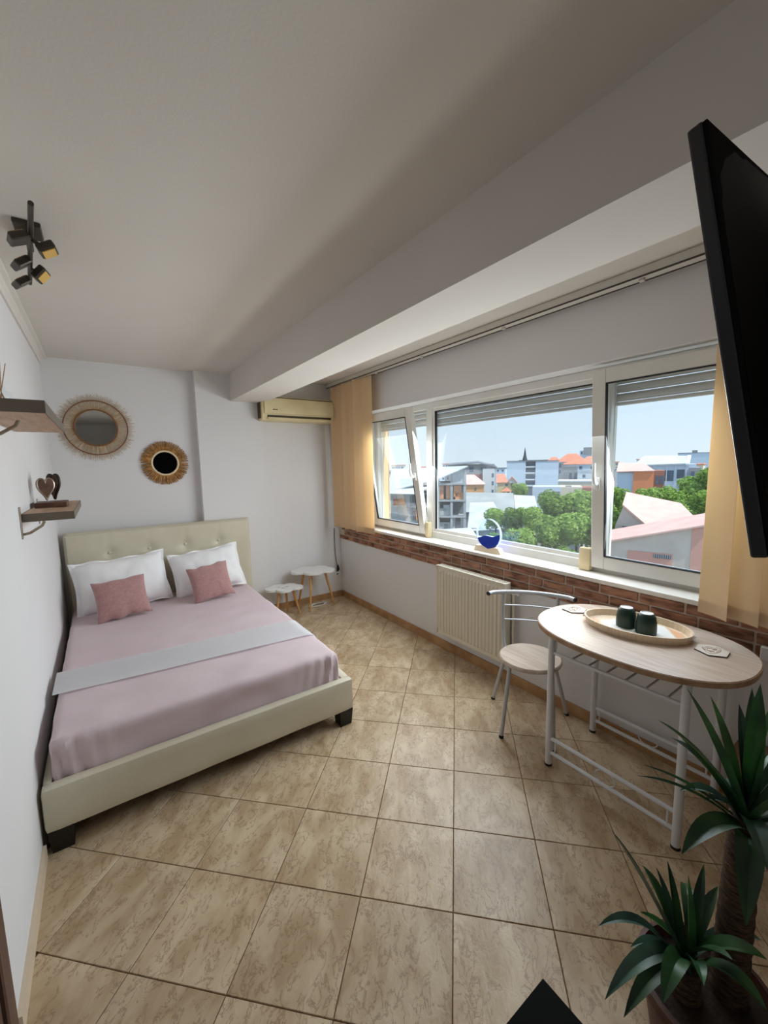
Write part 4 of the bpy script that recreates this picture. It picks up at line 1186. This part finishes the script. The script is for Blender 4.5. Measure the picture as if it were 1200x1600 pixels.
mat('foliage_light', S(176, 204, 112), 0.8, c2=S(108, 146, 66), scale=1.6, lo=0.4, hi=0.62, rand=0.15, transl=0.35)
mat('tree_bark', S(104, 90, 76), 0.9)

gr_ = bpy.data.objects.new('ground', None)
bm = new_bm(); box(bm, (3.4, -300, G - 1), (900, 900, G)); bpy.data.objects.remove(gr_)
struct('ground_outside', bm, 'asphalt', 'street level ground of the town outside')

def bld(name, label, cat, cx, cy, rot, group=None): return thing(name, label, cat, (cx, cy, G), R(rot), group)
def lb(parent, name, m, x0, x1, y0, y1, z0, z1):
    bm = box(new_bm(), (x0, y0, z0 - G), (x1, y1, z1 - G)); return obj(name, bm, m, parent, local=True)
def slab(parent, name, m, faces, th=0.15):
    bm = new_bm()
    for f in faces: bm.faces.new([bm.verts.new((x, y, z - G)) for x, y, z in f])
    bmesh.ops.remove_doubles(bm, verts=bm.verts[:], dist=0.01)
    bmesh.ops.recalc_face_normals(bm, faces=bm.faces[:])
    bmesh.ops.solidify(bm, geom=bm.faces[:], thickness=th)
    return obj(name, bm, m, parent, local=True)
def wins(wall, rects, y, m='town_glass', frame=None):
    for (x0, x1, z0, z1) in rects:
        w = lb(wall, 'window', m, x0, x1, y - 0.06, y + 0.05, z0, z1)
def gable(parent, m, x0, x1, y0, y1, ze, zr, over=0.3):
    xm = (x0 + x1)/2
    slab(parent, 'roof', m, [[(x0 - over, y0 - over, ze), (xm, y0 - over, zr), (xm, y1, zr), (x0 - over, y1, ze)], [(xm, y0 - over, zr), (x1 + over, y0 - over, ze), (x1 + over, y1, ze), (xm, y1, zr)]])
    slab(parent, 'gable_wall', 'pale_render', [[(x0, y0, ze), (x1, y0, ze), (xm, y0, zr - 0.1)]], 0.1)
def hip(parent, m, x0, x1, y0, y1, ze, zr, inset=None, over=0.4):
    i = inset if inset is not None else min(x1 - x0, y1 - y0)/2
    ym = (y0 + y1)/2; x0 -= over; x1 += over; y0 -= over; y1 += over
    a, b_ = (x0 + i, ym, zr), (x1 - i, ym, zr)
    return slab(parent, 'roof', m, [[(x0, y0, ze), (x1, y0, ze), b_, a], [(x1, y0, ze), (x1, y1, ze), b_], [(x1, y1, ze), (x0, y1, ze), a, b_], [(x0, y1, ze), (x0, y0, ze), a]], 0.12)

# unfinished concrete building with sheet roof
b = bld('unfinished_building', 'unfinished concrete frame building with sloping white sheet roof', 'building', 47.4, 50.4, -43.1)
for x in (-0.76, 1.45, 3.65): lb(b, 'pillar', 'concrete', x, x + 0.42, 0, 0.45, G, -1.2 if x < 0 else (-0.3 if x < 2 else 0.5))
for z in (-1.9, -4.7, -7.45): lb(b, 'floor_slab', 'concrete', -0.8, 4.1, -0.1, 9, z - 0.28, z)
lb(b, 'core_wall', 'concrete_dark', -0.5, 4.0, 3.0, 9, G, -1.9)
slab(b, 'gable_wall', 'block_wall', [[(1.9, 0.1, -1.9), (3.7, 0.1, -1.9), (3.7, 0.1, 0.55), (1.9, 0.1, -0.15)]])
for (x0, x1, z0, z1, m) in ((-0.3, 0.35, -4.6, -2.2, 'clay_block'), (0.75, 1.4, -4.6, -2.2, 'clay_block'), (2.0, 3.3, -4.2, -2.3, 'clay_block'), (2.3, 3.6, -4.7, -3.6, 'clay_block'),
                            (-0.4, 0.8, -7.4, -6.2, 'block_wall'), (0.3, 1.4, -7.4, -5.6, 'block_wall'), (-0.35, 1.5, -11.5, -8.6, 'block_wall'), (1.9, 2.3, -11.5, -7.7, 'block_wall'), (3.2, 3.7, -11.5, -7.7, 'block_wall')):
    lb(b, 'infill', m, x0, x1, 0.5, 0.7, z0, z1)
wins(b, ((0.4, 1.0, -10.6, -8.9), (2.4, 3.1, -11, -8.4)), 0.45, 'concrete_dark')
lb(b, 'wing_wall', 'block_wall', -8.7, -5.4, 0.2, 8, G, -3.5)
lb(b, 'wing_wall', 'concrete', -5.4, -0.8, 0.6, 8, G, -3.6)
lb(b, 'wing_opening', 'brown_render', -8.3, -6.2, 0.1, 0.3, -5.6, -4.5)
lb(b, 'wing_opening', 'concrete_dark', -5.0, -1.2, 0.5, 0.7, -5.2, -3.8)
lb(b, 'wing_opening', 'concrete_dark', -5.0, -1.2, 0.5, 0.7, -8.2, -6.0)
lb(b, 'wing_infill', 'clay_block', -4.4, -3.0, 0.4, 0.6, -8.2, -6.3)
lb(b, 'floor_slab', 'concrete', -8.7, -0.8, -0.1, 6, -6.0, -5.75)
slab(b, 'roof', 'metal_roof', [[(-0.9, -0.7, -1.2), (4.3, -0.7, 0.95), (4.7, 9, 0.9)], [(-0.9, -0.7, -1.2), (4.7, 9, 0.9), (-10, 12, 0.5)], [(-9.2, -0.7, -3.1), (-0.9, -0.7, -1.2), (-10, 12, 0.5)]])
slab(b, 'porch_roof', 'metal_roof', [[(-9.0, -2.2, -3.5), (-4.6, -2.2, -3.6), (-0.9, 0.4, -2.2), (-8.9, 0.4, -2.7)]])

b = bld('low_annex', 'low annex with flat white roof below the unfinished building', 'building', 32.3, 31.7, -45.3)
lb(b, 'wall', 'pale_render', -3.0, 2.6, 0, 4, G, -7.4)
slab(b, 'roof', 'metal_roof', [[(-3.3, -0.6, -7.9), (3.2, -0.6, -8.0), (1.6, 4.4, -6.3), (-3.0, 4.4, -6.6)]])

b = bld('grey_office', 'grey office block with dark roof and pale stair tower', 'building', 88.7, 81.2, -47.4)
w = lb(b, 'wall', 'grey_render', -7.3, 6.2, 2, 14, G, 0.3)
slab(b, 'roof', 'dark_roof', [[(-7.6, 1.4, 0.9), (1.4, 1.4, 1.5), (1.4, 14, 1.9), (-7.6, 14, 1.4)], [(1.4, 1.4, 1.5), (6.6, 1.4, 0.1), (6.6, 14, 0.6), (1.4, 14, 1.9)]], 0.3)
lb(b, 'upper_wall', 'grey_render', -7.2, 5.9, 2.1, 13.8, 0.2, 0.9)
wins(w, ((-1.2, 0.0, -1.3, 0.1), (2.0, 3.6, -0.8, 0.1), (-5.5, -4.6, -1.4, -0.2)), 2.0)
t = lb(b, 'stair_tower', 'pale_render', 2.6, 5.95, 0, 4, G, -0.45)
wins(t, ((5.1, 5.65, -2.8, -1.7), (5.1, 5.65, -5.1, -4.0), (5.1, 5.65, -7.5, -6.4)), 0.0)
lb(b, 'brown_bay', 'brown_render', -0.6, 2.6, 1.4, 2.1, -5.0, -2.0)

b = bld('peach_house', 'peach house with pinkish white roof behind the concrete building', 'house', 73.4, 66.8, -47.6)
w = lb(b, 'wall', 'peach_render', -4.5, 2.2, 0, 7, G, -3.7)
slab(b, 'roof', 'pink_sheet_roof', [[(-4.8, -0.4, -3.8), (2.5, -0.4, -3.7), (-0.1, 3.4, -1.5), (-4.8, 3.4, -1.5)], [(2.5, -0.4, -3.7), (2.5, 7, -3.7), (-0.1, 3.4, -1.5)]])
wins(w, ((0.0, 0.4, -5.2, -4.5), (-0.1, 0.25, -7.6, -6.9), (0.45, 0.8, -7.6, -6.9), (-1.6, -1.2, -8.0, -7.4)), 0.0, 'concrete_dark')

b = bld('gabled_house', 'small yellow house with red gabled roofs', 'house', 112.3, 88.1, -51.8)
w = lb(b, 'wall', 'yellow_render', -3.0, 3.3, 0, 8, G, -5.6)
slab(b, 'roof', 'red_roof', [[(-3.4, -0.3, -5.7), (0.4, -0.3, -5.5), (-0.6, 4, -2.8), (-3.4, 4, -2.8)]])
gable(b, 'red_roof', 0.3, 3.3, -0.5, 7, -5.6, -3.6)
slab(b, 'porch_roof', 'red_roof', [[(-1.8, -1.5, -8.4), (1.6, -1.5, -8.4), (-0.1, 0, -7.0)]])
wins(w, ((-0.5, 0.4, -6.6, -5.9), (1.4, 2.2, -6.8, -5.8), (0.2, 0.9, -9.6, -8.6), (1.6, 2.4, -9.6, -8.4)), 0.0)

b = bld('apartment_block', 'long pale blue apartment block with stacked balconies', 'building', 160.7, 110.9, -55.3)
w = lb(b, 'wall', 'blue_white_render', -12.1, -3.9, 0, 14, G, 1.4)
w2 = lb(b, 'wall', 'blue_white_render', 0.3, 9.8, 0, 14, G, 1.3)
lb(b, 'side_wall', 'grey_render', 9.8, 11.8, 0.6, 14, G, 0.9)
lb(b, 'recess', 'grey_render', -3.9, 0.3, 1.6, 14, G, 1.3)
for z in (-0.5, -3.3, -6.2, -9.0):
    o = lb(b, 'balcony', 'white_render', -3.9, 0.3, 0.2, 1.7, z - 0.9, z - 0.3)
    lb(b, 'balcony_shade', 'town_glass', -3.7, 0.1, 1.5, 1.62, z - 0.25, z + 1.2)
wins(b, ((10.2, 10.9, -1.4, 0.1), (10.2, 10.9, -4.2, -2.8)), 0.55)
lb(b, 'roof_edge', 'dark_roof', -12.3, 10.0, -0.2, 14, 1.4, 1.75)
b = bld('church_spire', 'dark pointed church spire above the apartment block', 'spire', 243.2, 176.0, -54.1)
bm = lathe(new_bm(), [(2.6, 0.0), (2.5, 17.6), (1.9, 18.4), (0.9, 22.5), (0.0, 28.4)], 8); obj('spire', bm, 'slate_spire', b, local=True)
lb(b, 'nave_roof', 'slate_spire', -4, 16, 1, 10, -2, 2.2)

for (cx, cy, rot, parts_, lab) in ((227.3, 131.8, -59.9, ((-14.9, -6, 0.0, 3.6), (-9, 8, 0.6, 5.4), (4, 15, 0.1, 3.6)), 'row of red hipped roofs on the skyline right of the spire'),
                                   (183.9, 101.9, -61.0, ((-8.6, 7.4, -0.4, 2.3),), 'blue white house with broad red hipped roof by the mullion')):
    b = bld('red_roofed_house', lab, 'house', cx, cy, rot)
    for (x0, x1, ze, zr) in parts_:
        w = lb(b, 'wall', 'blue_white_render', x0, x1, 0, 12, G, ze); hip(b, 'red_roof', x0, x1, 0, 12, ze, zr, (x1 - x0)*0.38)
        xx = x0 + 1.2
        wins(w, [(x0 + (x1 - x0)*f - 0.6, x0 + (x1 - x0)*f + 0.6, ze - 2.4, ze - 1.0) for f in (0.2, 0.5, 0.8)], 0.0)
b = bld('grey_tower_block', 'grey rooftop block rising behind the red roofs', 'building', 284.8, 151.9, -61.9)
lb(b, 'wall', 'blue_white_render', -7.2, 6.9, 0, 15, G, 8.2); t = lb(b, 'plant_room', 'grey_render', -4.8, 2.5, -0.4, 8, 5, 10.3); wins(t, ((-6.4, -5.4, 5.5, 7.4),), 0.0)

b = bld('terraced_house', 'grey and white terraced house with dark windows', 'house', 131.3, 73.1, -60.8)
w = lb(b, 'wall', 'grey_render', -5.4, -1.0, 0, 8, G, -0.4); w2 = lb(b, 'wall', 'white_render', -1.0, 6.4, -1.5, 8, G, -2.0)
lb(b, 'parapet', 'blue_white_render', -1.0, 6.4, -1.7, -1.3, -2.0, -1.6)
wins(w, ((-3.5, -2.6, -4.8, -2.6), (-2.0, -1.2, -4.8, -2.6)), 0.0); wins(w2, ((0.6, 1.4, -4.2, -3.2),), -1.5)
b = bld('long_beige_building', 'long low beige building behind the white shed', 'building', 110.1, 61.9, -60.6)
lb(b, 'wall', 'beige_render', -5.2, 6.0, 0, 8, G, -4.5); lb(b, 'parapet', 'white_render', -5.3, 6.1, -0.15, 8.1, -4.5, -4.2)
b = bld('white_shed', 'low white flat-roofed shed with grey gate above the trees', 'building', 94.4, 58.8, -58.0)
w = lb(b, 'wall', 'blue_white_render', -5.6, 1.1, 0, 8, G, -5.1); lb(b, 'wall', 'beige_render', 1.1, 6.0, 0, 8, G, -5.1); lb(b, 'wall', 'brown_render', 6.0, 10.2, -0.3, 8, G, -5.2)
g2 = lb(w, 'gate', 'grey_render', -2.1, 1.0, -0.1, 0.05, -8.3, -6.2)
for x in (-1.6, -0.5, 0.6): lb(g2, 'pane', 'town_glass', x - 0.25, x + 0.25, -0.16, -0.05, -6.9, -6.4)
lb(b, 'roof_unit', 'dark_roof', 2.2, 3.6, 1, 2.5, -5.1, -4.85)
b = bld('flat_roofed_hall', 'wide low hall with pale grey roof beyond the left trees', 'building', 65.8, 52.6, -51.2)
lb(b, 'wall', 'grey_render', -8.0, 6.5, 0, 12, G, -8.6)
slab(b, 'roof', 'flat_roof', [[(-8.3, -0.5, -8.7), (2.5, -0.5, -8.7), (2.5, 13, -5.8), (-8.3, 13, -5.6)]]); slab(b, 'roof', 'metal_roof', [[(2.6, -0.5, -8.4), (7.0, -0.5, -8.6), (7.0, 12, -6.2), (2.6, 12, -6.0)]])
b = bld('white_roofed_shed', 'shed with bright white pitched roof beside the trees', 'building', 52.6, 43.2, -50.0)
w = lb(b, 'wall', 'grey_render', -4.0, 1.9, 0, 9, G, -9.3)
slab(b, 'roof', 'metal_roof', [[(-4.5, -0.5, -9.9), (2.2, -0.5, -9.3), (-0.4, 8, -5.8), (-4.5, 8, -6.0)]])
slab(b, 'gable_wall', 'block_wall', [[(-2.5, -0.1, -9.6), (1.9, -0.1, -9.3), (1.9, -0.1, -11.5), (-2.5, -0.1, -11.5)]])

b = bld('glazed_school', 'blue glazed building with pale sloping roof seen through the right sash', 'building', 105.8, 39.1, -69.6)
w = lb(b, 'wall', 'blue_white_render', -5.5, 5.6, 0, 10, G, 0.2); slab(b, 'roof', 'metal_roof', [[(-6.2, -0.6, 0.1), (4.2, -0.6, 0.4), (4.2, 9, 2.1), (-4.5, 9, 2.3)]], 0.3)
slab(b, 'roof_end', 'white_render', [[(3.6, -0.8, 0.3), (4.3, -0.8, 0.3), (4.9, 8, 2.2), (4.2, 8, 2.2)]], 0.4)
lb(b, 'grey_wing', 'grey_render', 4.4, 6.4, -1, 9, G, -0.6)
wins(w, ((-2.0, 1.6, -3.6, -1.2), (2.2, 3.6, -3.0, -1.0), (-5.0, -3.0, -1.4, -0.3)), 0.0); wins(b, ((4.7, 5.3, -3.4, -1.4),), -1.0)
for x in (-2.2, 0.2, 1.8, 3.8): lb(b, 'facade_post', 'white_render', x, x + 0.16, -0.3, -0.1, -5.0, 0.0)
b = bld('orange_house', 'orange rendered house with pink roof behind the right trees', 'house', 80.5, 33.8, -67.1)
lb(b, 'wall', 'blue_white_render', -3.4, -0.9, 0, 7, G, -0.9); lb(b, 'wall', 'orange_render', -0.9, 2.2, -0.3, 7, G, -0.75); w = lb(b, 'wall', 'brown_render', 2.2, 3.8, -0.1, 7, G, -0.6)
slab(b, 'roof', 'pink_sheet_roof', [[(-3.6, -0.5, -0.85), (2.3, -0.5, -0.7), (0.8, 6, 0.5), (-3.6, 6, 0.8)]]); wins(w, ((2.5, 3.0, -3.0, -1.5), (3.2, 3.7, -3.0, -1.5)), -0.1)
b = bld('pink_roofed_house', 'pale house with pink sheet roof below the right trees', 'house', 42.0, 17.0, -67.8)
w = lb(b, 'wall', 'near_wall', -2.3, 0.3, 0.3, 6, G, -4.9); slab(b, 'gable_wall', 'near_wall', [[(-2.3, 0.3, -4.9), (0.3, 0.3, -4.9), (-1.7, 0.3, -2.95)]], 0.1)
slab(b, 'roof', 'pink_sheet_roof', [[(-1.75, -0.1, -2.75), (0.35, -0.1, -4.7), (4.4, 1.6, -4.35), (3.2, 7.0, -3.1), (-1.75, 8.0, -2.1)]])
lb(b, 'side_wall', 'salmon_render', 0.3, 4.0, 1.0, 5, G, -4.9); wins(w, ((-1.7, -1.3, -5.2, -4.8),), 0.3)
b = bld('salmon_warehouse', 'grey and salmon warehouse wall with louvre vent seen through the right sash', 'building', 35.5, 13.0, -69.6)
bm = new_bm()
a_ = [(-3.6, G), (2.9, G), (2.9, -3.25), (-3.6, -5.1)]
lo = [bm.verts.new((x, 0.0, z - G)) for x, z in a_]; hi = [bm.verts.new((x, 5.0, z - G)) for x, z in a_]
bm.faces.new(lo); bm.faces.new(hi[::-1])
for k in range(4): bm.faces.new((lo[k], hi[k], hi[(k+1) % 4], lo[(k+1) % 4]))
w = obj('wall', bm, 'near_wall', b, local=True)
lb(w, 'salmon_panel', 'salmon_render', -2.2, 0.75, -0.05, 0.02, -7.6, -5.75); lb(w, 'salmon_panel', 'salmon_render', 1.85, 2.92, -0.05, 0.02, -9, -3.6)
v_ = lb(w, 'louvre_vent', 'concrete_dark', -0.45, 0.68, -0.1, 0.0, -6.15, -5.85)
for k in range(8): lb(v_, 'blade', 'grey_render', -0.42 + k*0.14, -0.36 + k*0.14, -0.14, -0.09, -6.14, -5.86)
slab(b, 'roof', 'pink_sheet_roof', [[(-3.8, -0.3, -5.1), (3.1, -0.3, -3.15), (3.3, 5, -2.9), (-3.8, 5, -4.9)]], 0.12)

b = bld('flat_tower', 'long flat-topped building on the far right skyline', 'building', 329.0, 104.9, -72.3)
lb(b, 'wall', 'blue_white_render', -9.2, 9.0, 0, 15, G, 4.9); lb(b, 'roof_box', 'grey_render', -1.6, 1.4, 1, 8, 4.9, 6.6); lb(b, 'roof_edge', 'dark_roof', -9.4, 9.2, -0.2, 15, 4.6, 5.0)

# small buildings along the skyline
house_me = []
for k, (w_, hgt, m_) in enumerate(((14, 15, 'blue_white_render'), (10, 18, 'pale_render'), (18, 13, 'grey_render'), (12, 16, 'beige_render'), (16, 12, 'white_render'))):
    bm = box(new_bm(), (-w_/2, 0, 0), (w_/2, 10, hgt)); me = bpy.data.meshes.new('wall'); bm.to_mesh(me); bm.free(); me.materials.append(MATS[m_])
    bm = new_bm()
    for r_ in range(3):
        for c_ in range(4): box(bm, (-w_/2 + (c_ + 0.5)*w_/4 - 0.7, -0.08, hgt - 2.6 - r_*3), (-w_/2 + (c_ + 0.5)*w_/4 + 0.7, 0.05, hgt - 1.1 - r_*3))
    me2 = bpy.data.meshes.new('window_rows'); bm.to_mesh(me2); bm.free(); me2.materials.append(MATS['town_glass'])
    bm = box(new_bm(), (-w_/2 - 0.4, -0.4, hgt), (w_/2 + 0.4, 10.4, hgt + 0.6), 0.2, 1); me3 = bpy.data.meshes.new('roof'); bm.to_mesh(me3); bm.free(); me3.materials.append(MATS['red_roof' if k in (1, 3) else 'dark_roof'])
    house_me.append((me, me2, me3))
r2 = random.Random(21)
KIND = ('pale blue building', 'tall narrow pale building', 'wide grey building', 'beige red-roofed building', 'wide white building')
taken = [(47.4, 50.4), (88.7, 81.2), (160.7, 110.9), (243.2, 176.0), (227.3, 131.8), (183.9, 101.9), (284.8, 151.9), (131.3, 73.1), (329.0, 104.9), (248, 165), (232, 122), (225, 142), (105.8, 39.1)]
for k in range(26):
    for _ in range(200):
        az = R(34 + 42*(k + r2.random())/26); d_ = r2.uniform(230, 430)
        px_, py_ = 0.31 + d_*sin(az), d_*cos(az)
        if all(math.hypot(px_ - a, py_ - b_) > 27 for a, b_ in taken): break
    else: continue
    taken.append((px_, py_))
    side = 'left of the spire' if math.degrees(az) < 53.5 else ('between spire and right mullion' if math.degrees(az) < 63.5 else 'seen through the right sash')
    t = thing('distant_building', 'distant ' + KIND[k % 5] + ' on the skyline ' + side, 'building', (px_, py_, G - r2.uniform(0, 2.0)), -az + r2.uniform(-0.3, 0.3), 'distant skyline buildings')
    ms = house_me[k % 5]
    w_ = link('wall', ms[0], None, t); link('window_rows', ms[1], None, w_)['kind'] = 'stuff'; link('roof', ms[2], None, t)

# trees
def crown_mesh(seed, m_):
    r_ = random.Random(seed); vs, fs = [], []
    blobs = [(V((0, 0, 0)), 0.72)] + [(V((r_.uniform(-0.6, 0.6), r_.uniform(-0.6, 0.6), r_.uniform(-0.75, 0.55))), r_.uniform(0.3, 0.48)) for _ in range(13)]
    for (c, rad) in blobs:
        for _ in range(int(1900*rad*rad)):
            d = V((r_.gauss(0, 1), r_.gauss(0, 1), r_.gauss(0, 1))).normalized()
            p = c + d*rad*r_.uniform(0.82, 1.06)
            nrm = (d + V((r_.uniform(-.7, .7), r_.uniform(-.7, .7), r_.uniform(-.7, .7)))).normalized()
            u, v = ring_frame(nrm); s_ = r_.uniform(0.05, 0.095); i = len(vs)
            vs += [p - u*s_, p - v*s_*0.6, p + u*s_, p + v*s_*0.6]; fs.append((i, i+1, i+2, i+3))
    me = bpy.data.meshes.new('crown'); me.from_pydata([tuple(v) for v in vs], [], fs); me.materials.append(MATS[m_]); return me
crowns = [crown_mesh(k, 'foliage' if k % 2 else 'foliage_light') for k in range(4)]
bm = tube(new_bm(), [(0, 0, 0), (0.1, 0.05, 0.5), (0, 0, 1.0)], [0.5, 0.36, 0.25], 8); trunk_me = bpy.data.meshes.new('trunk'); bm.to_mesh(trunk_me); bm.free(); trunk_me.materials.append(MATS['tree_bark'])
bl_me = {}
for m_ in ('foliage', 'foliage_light'):
    bm = new_bm(); bmesh.ops.create_icosphere(bm, subdivisions=3, radius=0.56)
    for v in bm.verts: v.co *= 1 + 0.16*noise.noise(v.co*3)
    me = bpy.data.meshes.new('inner_foliage'); bm.to_mesh(me); bm.free(); me.materials.append(MATS[m_]); bl_me[m_] = me
def tree(x, y, ztop, rad, label, group, k, fat=1.0):
    t = thing('tree', label, 'tree', (x, y, G), group=group)
    o = link('crown', crowns[k % 4], None, t); o['kind'] = 'stuff'
    o.location = (0, 0, ztop - rad*1.1*fat - G); o.scale = (rad*1.15, rad*1.15, rad*1.25*fat); o.rotation_euler = (0, 0, k*1.3)
    q = link('inner_foliage', bl_me['foliage' if k % 2 else 'foliage_light'], None, t); q.location = o.location; q.scale = o.scale
    tk = link('trunk', trunk_me, None, t); tk.scale = (0.5, 0.5, ztop - rad - G)
ORD = ('first', 'second', 'third', 'fourth', 'fifth', 'sixth', 'seventh', 'eighth', 'ninth', 'tenth')
def clump(cx, cy, a, items, where, group, k0, split):
    a = R(a)
    for row, name in ((0, 'back row'), (1, 'front row')):
        sel = sorted([it for it in items if (it[1] < split) == bool(row)])
        for n_, (x, y, zt, rad) in enumerate(sel):
            tree(cx + x*cos(a) + y*sin(a), cy - x*sin(a) + y*cos(a), zt, rad, ORD[n_] + ' leafy tree from the left in the ' + name + ' ' + where, group, n_ + k0 + row)
clump(45.5, 29.5, 56.8, [(-6.6, 5, -4.9, 1.5), (-4.0, 4, -4.6, 1.6), (-1.6, 4, -4.2, 1.7), (1.2, 6, -2.5, 2.1), (4.6, 6, -2.3, 2.1), (8.0, 6, -1.6, 2.3),
                         (-5.4, -2, -7.2, 1.7), (-2.4, -2, -6.2, 1.9), (0.6, -1.5, -5.0, 2.0), (3.5, -1, -4.2, 2.2), (6.6, -1, -3.6, 2.2), (-0.9, -7, -8.6, 1.9), (2.2, -7, -7.6, 2.0)],
      'below the middle pane', 'trees below the middle pane', 0, 2.0)
clump(65.1, 23.7, 70.0, [(-3.9, 3, -3.6, 1.7), (-1.6, 5, -2.4, 1.9), (1.0, 5, -2.6, 1.9), (3.3, 6, -1.0, 2.0), (5.6, 6, 0.3, 2.2),
                         (-2.9, -2, -4.7, 1.7), (-0.4, -1.5, -4.2, 1.9), (2.2, -1.5, -4.0, 2.0), (4.7, -1, -2.6, 2.1)],
      'above the pink sheet roof', 'trees above the pink roof', 1, 1.0)
tree(106.5, 78.0, -4.6, 2.4, 'single tree in front of the pale blue apartment block', None, 2)
tree(108.5, 72.5, -6.2, 2.4, 'lower tree right beside the white flat-roofed shed', None, 1)
